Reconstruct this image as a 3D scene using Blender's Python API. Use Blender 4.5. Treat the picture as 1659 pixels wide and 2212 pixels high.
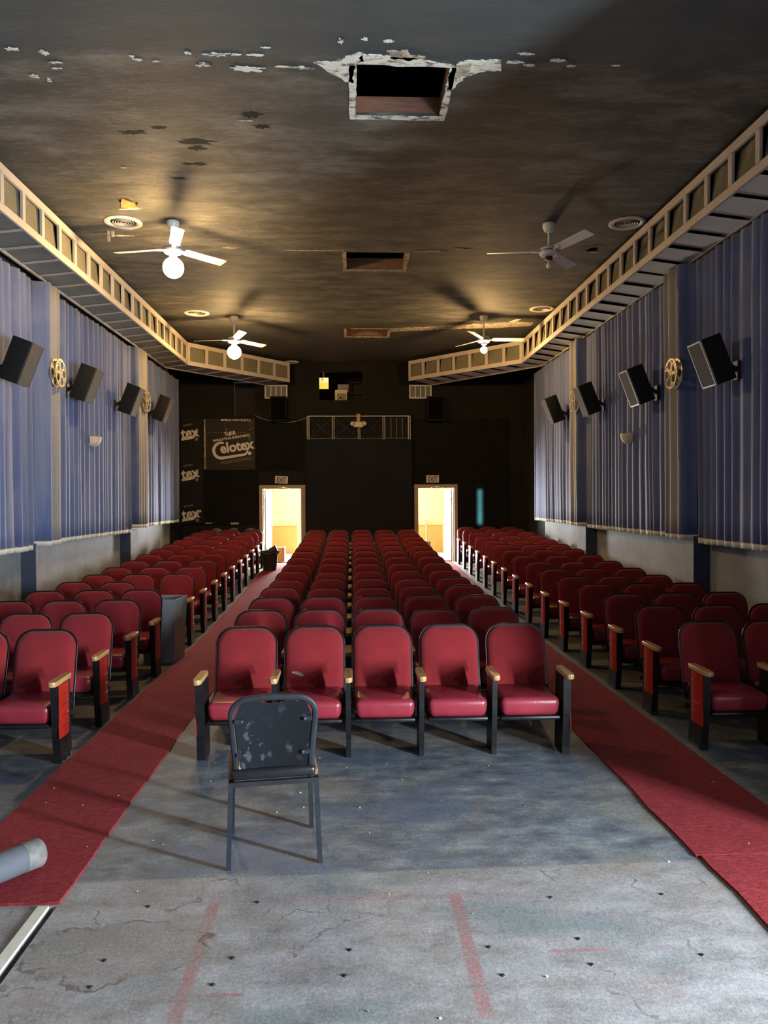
import bpy, bmesh, math, random
from mathutils import Vector, Matrix, noise as mnoise

for o in list(bpy.data.objects):
    bpy.data.objects.remove(o, do_unlink=True)
S = bpy.context.scene
COL = S.collection
PI = math.pi
rnd = random.Random(7)

# ------------------------------------------------------------------ camera
FPX = 1650.0
yaw, pit, roll = math.radians(2.42), math.radians(0.9), math.radians(0.35)
fw = Vector((math.sin(yaw) * math.cos(pit), math.cos(yaw) * math.cos(pit), -math.sin(pit)))
r0 = fw.cross(Vector((0, 0, 1))).normalized()
u0 = r0.cross(fw)
cr = r0 * math.cos(roll) - u0 * math.sin(roll)
cu = u0 * math.cos(roll) + r0 * math.sin(roll)
cam = bpy.data.cameras.new('camera')
cam_o = bpy.data.objects.new('camera', cam)
COL.objects.link(cam_o)
m = Matrix((cr, cu, -fw)).transposed().to_4x4()
m.translation = Vector((0, 0, 1.87))
cam_o.matrix_world = m
cam.sensor_fit = 'HORIZONTAL'
cam.sensor_width = 36.0
cam.lens = 36.0 * FPX / 1659.0
cam.clip_start = 0.05
cam.clip_end = 200
S.camera = cam_o

# ------------------------------------------------------------------ world, large lights, exposure
W = bpy.data.worlds.new('world')
S.world = W
W.use_nodes = True
W.node_tree.nodes['Background'].inputs[0].default_value = (0.72, 0.85, 1.0, 1)
W.node_tree.nodes['Background'].inputs[1].default_value = 0.6
vs = S.view_settings
vs.view_transform = 'Standard'
vs.look = 'None'
vs.gamma = 1.0
vs.use_curve_mapping = False
vs.exposure = 0.0


def area(name, loc, rot, sx, sy, power, color, spread=PI):
    l = bpy.data.lights.new(name, 'AREA')
    l.shape = 'RECTANGLE'
    l.size, l.size_y = sx, sy
    l.energy = power
    l.color = color
    l.spread = spread
    o = bpy.data.objects.new(name, l)
    o.location = loc
    o.rotation_euler = rot
    COL.objects.link(o)
    return o


# daylight through the side exit that stands ajar, right of the camera
area('side_exit_daylight', (4.33, 1.12, 1.15), (0, PI / 2, 0), 1.7, 0.30, 1300, (0.80, 0.91, 1.0))
# daylight through the high side window further forward
area('side_window_daylight', (4.33, -2.3, 2.5), (0, PI / 2, 0), 0.5, 0.5, 300, (0.82, 0.92, 1.0))
# daylight through the street entrance of the lobby, behind the two exit doors
area('street_entrance_daylight', (0.10, 22.45, 1.40), (-PI / 2, 0, 0), 3.30, 2.0, 4600, (1.0, 0.98, 0.95))

# narrow lamp added behind the wing wall for the daylight streak on the back wall
_d = Vector((3.22, 19.1, 1.68)) - Vector((4.02, 2.7, 2.28))
_q = _d.to_track_quat('-Z', 'Y').to_euler()
area('daylight_streak_lamp', (4.02, 2.7, 2.28), _q, 0.08, 0.85, 8.0, (0.22, 0.80, 0.92), math.radians(0.6))

# ------------------------------------------------------------------ helpers: materials


def nt(name):
    mt = bpy.data.materials.new(name)
    mt.use_nodes = True
    t = mt.node_tree
    return mt, t, t.nodes['Principled BSDF'], t.nodes.new, t.links.new


def noise_node(t, vec, scale, detail=6, rough=0.6):
    n = t.nodes.new('ShaderNodeTexNoise')
    n.inputs['Scale'].default_value = scale
    n.inputs['Detail'].default_value = detail
    n.inputs['Roughness'].default_value = rough
    t.links.new(vec, n.inputs['Vector'])
    return n


def ramp(t, fac, stops):
    r = t.nodes.new('ShaderNodeValToRGB')
    e = r.color_ramp.elements
    while len(e) < len(stops):
        e.new(0.5)
    for el, (p, c) in zip(e, stops):
        el.position = p
        el.color = c if len(c) == 4 else (*c, 1)
    t.links.new(fac, r.inputs[0])
    return r


def mixc(t, fac, a, b, blend='MIX'):
    n = t.nodes.new('ShaderNodeMix')
    n.data_type = 'RGBA'
    n.blend_type = blend
    for sock, v in ((n.inputs[0], fac), (n.inputs[6], a), (n.inputs[7], b)):
        if hasattr(v, 'is_linked'):
            t.links.new(v, sock)
        else:
            sock.default_value = v if isinstance(v, (int, float)) else (*v, 1) if len(v) == 3 else v
    return n.outputs[2]


def math_n(t, op, a, b=None, c=None, clamp=False):
    n = t.nodes.new('ShaderNodeMath')
    n.operation = op
    n.use_clamp = clamp
    for i, v in enumerate((a, b, c)):
        if v is None:
            continue
        if hasattr(v, 'is_linked'):
            t.links.new(v, n.inputs[i])
        else:
            n.inputs[i].default_value = v
    return n.outputs[0]


def sstep(t, v, lo, hi):
    n = t.nodes.new('ShaderNodeMapRange')
    n.interpolation_type = 'SMOOTHSTEP'
    n.inputs[1].default_value = lo
    n.inputs[2].default_value = hi
    t.links.new(v, n.inputs[0])
    return n.outputs[0]


def coords(t, scale=(1, 1, 1), kind='Object'):
    c = t.nodes.new('ShaderNodeTexCoord')
    mp = t.nodes.new('ShaderNodeMapping')
    mp.inputs['Scale'].default_value = scale
    t.links.new(c.outputs[kind], mp.inputs[0])
    return mp.outputs[0]


def bumpn(t, bsdf, h, strength, dist=0.01):
    b = t.nodes.new('ShaderNodeBump')
    b.inputs['Strength'].default_value = strength
    b.inputs['Distance'].default_value = dist
    t.links.new(h, b.inputs['Height'])
    t.links.new(b.outputs[0], bsdf.inputs['Normal'])


def pmat(name, c1, c2=None, rough=0.5, metal=0.0, scale=8.0, stretch=(1, 1, 1), bump=0.0, bscale=60.0,
         rvar=0.0, spec=0.5, lo=0.35, hi=0.65, sheen=0.0):
    mt, t, b, N, L = nt(name)
    b.inputs['Roughness'].default_value = rough
    b.inputs['Metallic'].default_value = metal
    b.inputs['Specular IOR Level'].default_value = spec
    if sheen:
        b.inputs['Sheen Weight'].default_value = sheen
        b.inputs['Sheen Roughness'].default_value = 0.5
    v = coords(t, stretch)
    n = noise_node(t, v, scale)
    r = ramp(t, n.outputs[0], [(lo, c1), (hi, c2 or tuple(x * 0.75 for x in c1))])
    L(r.outputs[0], b.inputs['Base Color'])
    if rvar:
        L(math_n(t, 'ADD', math_n(t, 'MULTIPLY', n.outputs[0], rvar), rough - rvar / 2), b.inputs['Roughness'])
    if bump:
        nb = noise_node(t, v, bscale, 4)
        bumpn(t, b, nb.outputs[0], bump)
    return mt


def emat(name, c, strength):
    mt, t, b, N, L = nt(name)
    b.inputs['Base Color'].default_value = (*c, 1)
    b.inputs['Emission Color'].default_value = (*c, 1)
    b.inputs['Emission Strength'].default_value = strength
    return mt


M = {}
M['fabric'] = pmat('red_seat_fabric', (0.225, 0.017, 0.020), (0.18, 0.013, 0.016), 0.95, scale=5, bump=0.25, bscale=420, spec=0.2, sheen=0.12)
M['vinyl'] = pmat('red_seat_vinyl', (0.27, 0.026, 0.042), (0.22, 0.019, 0.032), 0.36, scale=5, bump=0.12, bscale=60, rvar=0.15)
M['black'] = pmat('black_enamel', (0.005, 0.005, 0.006), (0.009, 0.009, 0.010), 0.42, scale=9, rvar=0.2, spec=0.35)
M['trimdark'] = pmat('dark_steel_edge', (0.055, 0.05, 0.05), (0.03, 0.028, 0.028), 0.3, 0.9, scale=20)
M['chrome'] = pmat('dull_chrome', (0.45, 0.43, 0.42), (0.30, 0.28, 0.27), 0.25, 1.0, scale=20)
M['redpanel'] = pmat('bright_red_end_panel', (0.42, 0.022, 0.012), (0.34, 0.016, 0.010), 0.28, scale=4)
M['armwood'] = pmat('varnished_arm_wood', (0.50, 0.30, 0.13), (0.36, 0.19, 0.07), 0.28, scale=6, stretch=(9, 1.2, 9))
M['cream'] = pmat('cream_painted_timber', (0.50, 0.43, 0.36), (0.42, 0.36, 0.30), 0.6, scale=3, bump=0.1, bscale=30)
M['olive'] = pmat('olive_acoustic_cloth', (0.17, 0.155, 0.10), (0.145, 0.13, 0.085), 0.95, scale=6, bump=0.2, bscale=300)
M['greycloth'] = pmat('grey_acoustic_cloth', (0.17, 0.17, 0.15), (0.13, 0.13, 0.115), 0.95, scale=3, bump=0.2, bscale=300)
M['litcloth'] = pmat('lit_grey_acoustic_cloth', (0.58, 0.57, 0.51), (0.50, 0.49, 0.44), 0.95, scale=3, bump=0.2, bscale=300)  # grey cloth with the light on the right soffit put into its colour
M['void'] = pmat('black_void_board', (0.006, 0.006, 0.006), (0.009, 0.009, 0.009), 0.95)
M['wallgrey'] = pmat('grey_stucco_wall', (0.30, 0.30, 0.30), (0.22, 0.225, 0.235), 0.9, scale=2.5, bump=0.55, bscale=70)
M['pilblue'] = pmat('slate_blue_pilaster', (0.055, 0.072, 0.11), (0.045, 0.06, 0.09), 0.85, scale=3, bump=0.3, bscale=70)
M['pilgrey'] = pmat('grey_pilaster', (0.26, 0.26, 0.27), (0.21, 0.21, 0.22), 0.9, scale=3, bump=0.5, bscale=70)
M['darkwall'] = pmat('charcoal_wall_paint', (0.014, 0.0135, 0.011), (0.009, 0.009, 0.0075), 0.9, spec=0.2, scale=1.6, bump=0.15, bscale=30)
M['darkpanel'] = pmat('blue_black_centre_panel', (0.009, 0.010, 0.013), (0.012, 0.013, 0.017), 0.9, spec=0.2, scale=1.2)
M['blackboard'] = pmat('black_fluted_board', (0.006, 0.0055, 0.005), (0.009, 0.0085, 0.007), 0.9, spec=0.15, scale=3)
M['cardboard'] = pmat('foil_sheathing_board', (0.032, 0.023, 0.014), (0.020, 0.015, 0.009), 0.6, spec=0.2, scale=3, stretch=(1, 1, 5), bump=0.15, bscale=20)
M['sheath'] = pmat('dark_sheathing_board', (0.012, 0.0115, 0.010), (0.009, 0.0085, 0.008), 0.7, spec=0.2, scale=3)
M['print'] = pmat('pale_print', (0.72, 0.66, 0.54), (0.55, 0.50, 0.40), 0.8, scale=14)
M['printdim'] = pmat('worn_grey_print', (0.20, 0.20, 0.19), (0.13, 0.13, 0.12), 0.8, scale=14)
M['doortrim'] = pmat('tan_door_casing', (0.40, 0.28, 0.16), (0.33, 0.23, 0.13), 0.6, scale=4)
M['doorwhite'] = pmat('cream_door_paint', (0.36, 0.30, 0.18), (0.32, 0.265, 0.16), 0.45, scale=3)
M['yellow'] = pmat('yellow_lobby_wall', (0.60, 0.49, 0.25), (0.56, 0.455, 0.225), 0.7, scale=2)
M['yellowdark'] = pmat('ochre_lobby_wainscot', (0.23, 0.145, 0.055), (0.20, 0.125, 0.047), 0.6, scale=2)
M['lobbyfloor'] = pmat('tan_lobby_floor', (0.26, 0.18, 0.10), (0.20, 0.14, 0.08), 0.6, scale=3)
M['signwhite'] = pmat('aged_sign_plastic', (0.60, 0.52, 0.40), (0.52, 0.45, 0.34), 0.5, scale=10)
M['signink'] = pmat('dark_sign_lettering', (0.03, 0.022, 0.018), None, 0.6)
M['spk'] = pmat('black_speaker_vinyl', (0.006, 0.0065, 0.006), (0.009, 0.009, 0.008), 0.75, spec=0.25, scale=20, bump=0.2, bscale=300)
M['grille'] = pmat('brown_speaker_grille', (0.055, 0.047, 0.040), (0.043, 0.037, 0.032), 0.9, scale=60, bump=0.4, bscale=500)
M['spkrim'] = pmat('pale_grille_rim', (0.38, 0.36, 0.32), None, 0.5)
M['darkgrille'] = pmat('black_speaker_grille', (0.003, 0.003, 0.003), None, 0.95, spec=0.05)
M['reel'] = pmat('antique_gold_reel', (0.46, 0.38, 0.24), (0.32, 0.26, 0.16), 0.42, 0.35, scale=20)
M['plaster'] = pmat('cream_plaster_sconce', (0.62, 0.52, 0.40), (0.52, 0.43, 0.33), 0.8, scale=9)
M['fanwhite'] = pmat('white_fan_enamel', (0.72, 0.72, 0.70), (0.64, 0.64, 0.62), 0.35, scale=6)
M['fangrey'] = pmat('grey_fan_band', (0.22, 0.23, 0.25), None, 0.4, 0.4)
M['frost'] = pmat('unlit_frosted_bulb', (0.80, 0.78, 0.74), None, 0.25)
M['brass'] = pmat('dark_brass_socket', (0.10, 0.08, 0.05), None, 0.4, 0.8)
M['globe'] = emat('glowing_warm_globe', (1.0, 0.63, 0.26), 390)
M['bulb'] = emat('glowing_small_bulb', (1.0, 0.61, 0.24), 1200)
M['ventwhite'] = pmat('off_white_diffuser', (0.62, 0.58, 0.52), (0.52, 0.48, 0.43), 0.5, scale=8)
M['bracket'] = pmat('black_bracket', (0.012, 0.012, 0.012), None, 0.5)
M['chipwhite'] = pmat('bare_white_plaster', (0.10, 0.085, 0.065), (0.66, 0.62, 0.52), 0.95, scale=13, stretch=(0.7, 1.6, 1), bump=0.9, bscale=45, lo=0.36, hi=0.50)
M['chiptan'] = pmat('bare_tan_plaster', (0.50, 0.43, 0.32), (0.16, 0.12, 0.08), 0.95, scale=14, bump=0.9, bscale=60)
M['woodbrown'] = pmat('brown_framing_timber', (0.20, 0.095, 0.055), (0.12, 0.058, 0.035), 0.8, scale=3, stretch=(1, 4, 8), bump=0.3, bscale=40)
M['darkbrown'] = pmat('dark_brown_boards', (0.020, 0.010, 0.007), (0.013, 0.007, 0.005), 0.8, scale=3)
M['insul'] = pmat('orange_brown_insulation', (0.50, 0.25, 0.07), (0.30, 0.14, 0.04), 0.95, scale=16, bump=1.0, bscale=40)
M['chairblack'] = pmat('black_powder_coat', (0.012, 0.014, 0.019), (0.017, 0.020, 0.026), 0.45, scale=12, rvar=0.1, spec=0.3)
M['chairvinyl'] = pmat('black_vinyl_seat', (0.012, 0.012, 0.014), None, 0.25)
M['chairbrown'] = pmat('brown_seat_edge', (0.20, 0.10, 0.045), (0.13, 0.065, 0.03), 0.8, scale=12)  # brown band along the sides of the chair seat
M['bingrey'] = pmat('grey_bin_plastic', (0.30, 0.31, 0.33), (0.26, 0.27, 0.29), 0.5, scale=4, bump=0.1, bscale=90)
M['basket'] = pmat('black_woven_plastic', (0.010, 0.010, 0.010), (0.018, 0.017, 0.016), 0.6, scale=40, bump=0.6, bscale=90)
M['bagwhite'] = pmat('pale_bin_liner', (0.55, 0.55, 0.50), None, 0.4)
M['tube'] = pmat('grey_cardboard_tube', (0.085, 0.092, 0.108), (0.068, 0.075, 0.09), 0.8, scale=6, bump=0.15, bscale=40)
M['tubeend'] = pmat('dark_scuffed_tube_end', (0.10, 0.09, 0.085), (0.17, 0.165, 0.16), 0.8, scale=18)
M['litcurtain'] = pmat('warm_lit_drapery', (0.26, 0.24, 0.215), (0.17, 0.175, 0.205), 0.85, scale=1.5, stretch=(1, 5, 0.3))  # curtain cloth with warm lamp light put into its colour
M['hem'] = pmat('pale_curtain_hem', (0.62, 0.60, 0.52), (0.52, 0.49, 0.40), 0.9, scale=12)
M['lathbrown'] = pmat('bare_brown_lath', (0.42, 0.30, 0.17), None, 0.9)
M['wire'] = pmat('grey_wire', (0.30, 0.29, 0.27), None, 0.6)
M['orange'] = emat('lit_orange_shade', (1.0, 0.40, 0.06), 1.6)
M['orangepale'] = emat('lit_pale_lampshade', (1.0, 0.62, 0.28), 1.1)
M['projcream'] = pmat('olive_cream_projector', (0.62, 0.56, 0.36), (0.50, 0.45, 0.28), 0.5, scale=6)
M['projdark'] = pmat('dark_projector_face', (0.20, 0.17, 0.10), None, 0.5)
M['glass'] = pmat('dark_lens_glass', (0.01, 0.01, 0.012), None, 0.08)
M['goldtrim'] = pmat('tarnished_gold_trim', (0.42, 0.37, 0.27), (0.30, 0.26, 0.18), 0.5, 0.3, scale=20)
M['shovelwood'] = pmat('worn_shovel_wood', (0.12, 0.07, 0.03), None, 0.6)
M['boxwood'] = pmat('raw_pine_block', (0.50, 0.26, 0.10), (0.42, 0.21, 0.08), 0.7)
M['cobweb'] = pmat('grey_lint', (0.30, 0.28, 0.26), None, 0.95)
M['screen'] = pmat('dark_stage_wall', (0.10, 0.10, 0.11), (0.08, 0.08, 0.09), 0.9)
M['teal'] = pmat('teal_dye_stain', (0.02, 0.10, 0.12), (0.015, 0.07, 0.085), 0.8, scale=30)


def floor_material():
    mt, t, b, N, L = nt('worn_painted_concrete')
    v = coords(t)
    sep = N('ShaderNodeSeparateXYZ')
    L(v, sep.inputs[0])
    X, Y = sep.outputs[0], sep.outputs[1]
    vs2 = coords(t, (0.55, 1.0, 1.0))
    n1 = noise_node(t, vs2, 1.7, 8, 0.62)
    n2 = noise_node(t, vs2, 6.5, 9, 0.68)
    n3 = noise_node(t, v, 26, 6, 0.7)
    n4 = noise_node(t, v, 120, 3, 0.6)
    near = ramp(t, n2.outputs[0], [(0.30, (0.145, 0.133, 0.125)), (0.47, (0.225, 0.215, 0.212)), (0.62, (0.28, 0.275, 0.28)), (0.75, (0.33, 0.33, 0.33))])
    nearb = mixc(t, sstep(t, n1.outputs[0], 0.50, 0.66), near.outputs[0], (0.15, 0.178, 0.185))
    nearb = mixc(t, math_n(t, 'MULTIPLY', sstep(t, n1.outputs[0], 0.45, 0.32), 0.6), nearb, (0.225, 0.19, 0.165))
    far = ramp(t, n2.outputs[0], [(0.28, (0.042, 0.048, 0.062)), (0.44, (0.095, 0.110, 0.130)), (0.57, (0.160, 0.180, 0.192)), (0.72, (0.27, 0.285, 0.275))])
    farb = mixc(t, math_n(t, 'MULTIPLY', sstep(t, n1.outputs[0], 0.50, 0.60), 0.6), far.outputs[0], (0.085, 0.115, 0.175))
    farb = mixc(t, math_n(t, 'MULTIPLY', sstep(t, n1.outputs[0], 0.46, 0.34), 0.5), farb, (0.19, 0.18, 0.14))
    # towards the seats the floor turns a darker brown
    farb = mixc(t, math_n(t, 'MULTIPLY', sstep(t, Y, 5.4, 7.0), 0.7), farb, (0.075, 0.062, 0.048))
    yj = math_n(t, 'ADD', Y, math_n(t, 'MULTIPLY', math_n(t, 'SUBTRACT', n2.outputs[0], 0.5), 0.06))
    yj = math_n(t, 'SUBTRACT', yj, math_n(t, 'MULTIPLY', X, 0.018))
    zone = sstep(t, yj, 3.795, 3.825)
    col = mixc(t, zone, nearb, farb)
    # painted red lines worn away
    worn = sstep(t, n2.outputs[0], 0.30, 0.62)

    def band(sock, c, w, soft=0.012):
        d = math_n(t, 'ABSOLUTE', math_n(t, 'SUBTRACT', sock, c))
        return sstep(t, d, w + soft, w)

    xw = math_n(t, 'ADD', X, math_n(t, 'MULTIPLY', math_n(t, 'SUBTRACT', n3.outputs[0], 0.5), 0.03))
    yw = math_n(t, 'ADD', Y, math_n(t, 'MULTIPLY', math_n(t, 'SUBTRACT', n3.outputs[0], 0.5), 0.02))
    l1 = math_n(t, 'MULTIPLY', band(xw, -0.652, 0.018, 0.018), band(yw, 3.15, 0.38, 0.08))
    l2 = math_n(t, 'MULTIPLY', band(xw, 0.475, 0.02, 0.018), band(yw, 3.15, 0.40, 0.08))
    l3 = math_n(t, 'MULTIPLY', band(yw, 2.885, 0.006, 0.008), band(xw, -0.54, 0.11))
    l4 = math_n(t, 'MULTIPLY', band(yw, 3.56, 0.012, 0.02), math_n(t, 'MULTIPLY', band(xw, 0.0, 0.7, 0.2), 0.35))
    l5 = math_n(t, 'MULTIPLY', band(yw, 3.10, 0.006, 0.01), band(xw, 0.93, 0.10, 0.05))
    red = math_n(t, 'MAXIMUM', math_n(t, 'MAXIMUM', l1, l2), math_n(t, 'MAXIMUM', l3, math_n(t, 'MAXIMUM', l4, l5)))
    red = math_n(t, 'MULTIPLY', red, math_n(t, 'MULTIPLY', worn, 0.68))
    col = mixc(t, red, col, (0.27, 0.085, 0.085))
    # pinkish haze of old red paint in the near zone
    pink = math_n(t, 'MULTIPLY', sstep(t, noise_node(t, v, 2.2, 6).outputs[0], 0.52, 0.70), 0.28)
    pink = math_n(t, 'MULTIPLY', pink, math_n(t, 'SUBTRACT', 1.0, zone))
    col = mixc(t, pink, col, (0.33, 0.24, 0.235))
    # tide marks: thin dark contour lines of dried puddles
    tide = math_n(t, 'ABSOLUTE', math_n(t, 'SUBTRACT', noise_node(t, v, 1.1, 5, 0.5).outputs[0], 0.56))
    tl = math_n(t, 'MULTIPLY', sstep(t, tide, 0.006, 0.0), math_n(t, 'SUBTRACT', 1.0, math_n(t, 'MULTIPLY', zone, 0.6)))
    col = mixc(t, math_n(t, 'MULTIPLY', tl, math_n(t, 'MULTIPLY', sstep(t, n2.outputs[0], 0.45, 0.58), 0.75)), col, (0.085, 0.072, 0.062))
    # one large dried puddle with a dark crusted rim, left of the worn red line
    px_ = math_n(t, 'DIVIDE', math_n(t, 'ADD', X, 0.98), 0.40)
    py_ = math_n(t, 'DIVIDE', math_n(t, 'SUBTRACT', Y, 3.20), 0.24)
    pd = math_n(t, 'SQRT', math_n(t, 'ADD', math_n(t, 'MULTIPLY', px_, px_), math_n(t, 'MULTIPLY', py_, py_)))
    pd = math_n(t, 'ADD', pd, math_n(t, 'MULTIPLY', math_n(t, 'SUBTRACT', noise_node(t, v, 3.2, 6, 0.55).outputs[0], 0.5), 1.5))
    rim_ = sstep(t, math_n(t, 'ABSOLUTE', math_n(t, 'SUBTRACT', pd, 0.85)), 0.055, 0.0)
    col = mixc(t, math_n(t, 'MULTIPLY', sstep(t, pd, 0.87, 0.80), 0.45), col, (0.185, 0.160, 0.140))
    col = mixc(t, math_n(t, 'MULTIPLY', rim_, math_n(t, 'MULTIPLY', sstep(t, n2.outputs[0], 0.40, 0.56), 0.8)), col, (0.06, 0.048, 0.04))
    # speckle, chips
    n5 = noise_node(t, v, 60, 4, 0.75)
    col = mixc(t, 0.38, col, ramp(t, n5.outputs[0], [(0.3, (0.12, 0.12, 0.12)), (0.5, (0.5, 0.5, 0.5)), (0.7, (0.9, 0.9, 0.9))]).outputs[0], 'OVERLAY')
    col = mixc(t, 0.16, col, ramp(t, noise_node(t, v, 11, 8, 0.75).outputs[0], [(0.32, (0.15, 0.15, 0.15)), (0.5, (0.5, 0.5, 0.5)), (0.68, (0.9, 0.9, 0.9))]).outputs[0], 'OVERLAY')
    col = mixc(t, math_n(t, 'MULTIPLY', sstep(t, n4.outputs[0], 0.60, 0.75), 0.35), col, (0.42, 0.42, 0.41))
    col = mixc(t, math_n(t, 'MULTIPLY', sstep(t, n3.outputs[0], 0.40, 0.27), 0.5), col, (0.08, 0.078, 0.078))
    L(col, b.inputs['Base Color'])
    L(math_n(t, 'ADD', math_n(t, 'MULTIPLY', n2.outputs[0], 0.35), 0.45), b.inputs['Roughness'])
    h = math_n(t, 'ADD', math_n(t, 'MULTIPLY', n3.outputs[0], 0.6), math_n(t, 'MULTIPLY', n4.outputs[0], 0.4))
    bumpn(t, b, h, 0.35, 0.006)
    return mt


def ceiling_material():
    mt, t, b, N, L = nt('blackened_peeling_ceiling')
    v = coords(t, (0.55, 1.5, 1))
    v2 = coords(t)
    n1 = noise_node(t, v2, 0.7, 6, 0.6)
    n2 = noise_node(t, v, 2.6, 10, 0.72)
    n3 = noise_node(t, v, 14, 8, 0.7)
    c = ramp(t, n2.outputs[0], [(0.33, (0.016, 0.016, 0.015)), (0.46, (0.045, 0.045, 0.040)), (0.56, (0.095, 0.091, 0.077)), (0.70, (0.165, 0.155, 0.128))])
    col = mixc(t, math_n(t, 'MULTIPLY', sstep(t, n1.outputs[0], 0.46, 0.60), 0.55), c.outputs[0], (0.035, 0.037, 0.036))
    col = mixc(t, math_n(t, 'MULTIPLY', sstep(t, n3.outputs[0], 0.58, 0.72), 0.35), col, (0.14, 0.13, 0.11))
    sep = N('ShaderNodeSeparateXYZ')
    L(v2, sep.inputs[0])
    # dim bluish light tinted into the front bay's colour; the back bays are darker
    fy = math_n(t, 'ADD', sep.outputs[1], math_n(t, 'MULTIPLY', n2.outputs[0], 0.25))
    col = mixc(t, math_n(t, 'MULTIPLY', sstep(t, fy, 6.15, 6.0), 0.85), col, (0.036, 0.045, 0.048))
    col = mixc(t, math_n(t, 'MULTIPLY', sstep(t, fy, 14.6, 15.4), 0.75), col, (0.030, 0.028, 0.022))
    L(col, b.inputs['Base Color'])
    b.inputs['Roughness'].default_value = 0.75
    h = math_n(t, 'ADD', n3.outputs[0], math_n(t, 'MULTIPLY', n2.outputs[0], 1.5))
    bumpn(t, b, h, 0.55, 0.02)
    return mt


def carpet_material():
    mt, t, b, N, L = nt('red_aisle_carpet')
    v = coords(t)
    n1 = noise_node(t, v, 1.2, 5)
    n2 = noise_node(t, coords(t, (1, 3.0, 1)), 26, 5, 0.7)
    n3 = noise_node(t, v, 240, 3)
    c = ramp(t, n2.outputs[0], [(0.30, (0.145, 0.014, 0.018)), (0.55, (0.235, 0.030, 0.034)), (0.75, (0.31, 0.060, 0.062))])
    col = mixc(t, math_n(t, 'MULTIPLY', sstep(t, n1.outputs[0], 0.5, 0.65), 0.35), c.outputs[0], (0.16, 0.018, 0.022))
    col = mixc(t, sstep(t, n3.outputs[0], 0.71, 0.78), col, (0.42, 0.26, 0.24))
    L(col, b.inputs['Base Color'])
    b.inputs['Roughness'].default_value = 0.95
    b.inputs['Specular IOR Level'].default_value = 0.1
    bumpn(t, b, math_n(t, 'ADD', n3.outputs[0], n2.outputs[0]), 0.7, 0.008)
    return mt


def curtain_material():
    mt, t, b, N, L = nt('blue_pleated_drapery')
    v = coords(t, (1, 3.0, 0.12))
    n1 = noise_node(t, v, 2.2, 4)
    n2 = noise_node(t, coords(t), 0.8, 3)
    w = noise_node(t, coords(t, (1, 1, 6)), 140, 2)
    c = ramp(t, n1.outputs[0], [(0.32, (0.060, 0.082, 0.185)), (0.55, (0.095, 0.125, 0.25)), (0.72, (0.17, 0.19, 0.27))])
    col = mixc(t, math_n(t, 'MULTIPLY', sstep(t, n2.outputs[0], 0.52, 0.68), 0.4), c.outputs[0], (0.17, 0.195, 0.29))
    L(col, b.inputs['Base Color'])
    b.inputs['Roughness'].default_value = 0.8
    b.inputs['Sheen Weight'].default_value = 0.25
    b.inputs['Specular IOR Level'].default_value = 0.25
    bumpn(t, b, w.outputs[0], 0.15, 0.004)
    return mt


def chairback_material():
    mt, t, b, N, L = nt('scuffed_black_plastic')
    v = coords(t, (1, 1, 0.7))
    n = noise_node(t, v, 22, 5, 0.6)
    n2 = noise_node(t, v, 5, 2)
    f = math_n(t, 'MULTIPLY', sstep(t, n.outputs[0], 0.55, 0.64), sstep(t, n2.outputs[0], 0.40, 0.55))
    L(mixc(t, f, (0.0055, 0.0065, 0.009), (0.045, 0.048, 0.052)), b.inputs['Base Color'])
    b.inputs['Roughness'].default_value = 0.62
    b.inputs['Specular IOR Level'].default_value = 0.18
    return mt


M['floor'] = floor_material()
M['ceiling'] = ceiling_material()
M['carpet'] = carpet_material()
M['curtain'] = curtain_material()
M['chairback'] = chairback_material()

# ------------------------------------------------------------------ helpers: geometry


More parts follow.
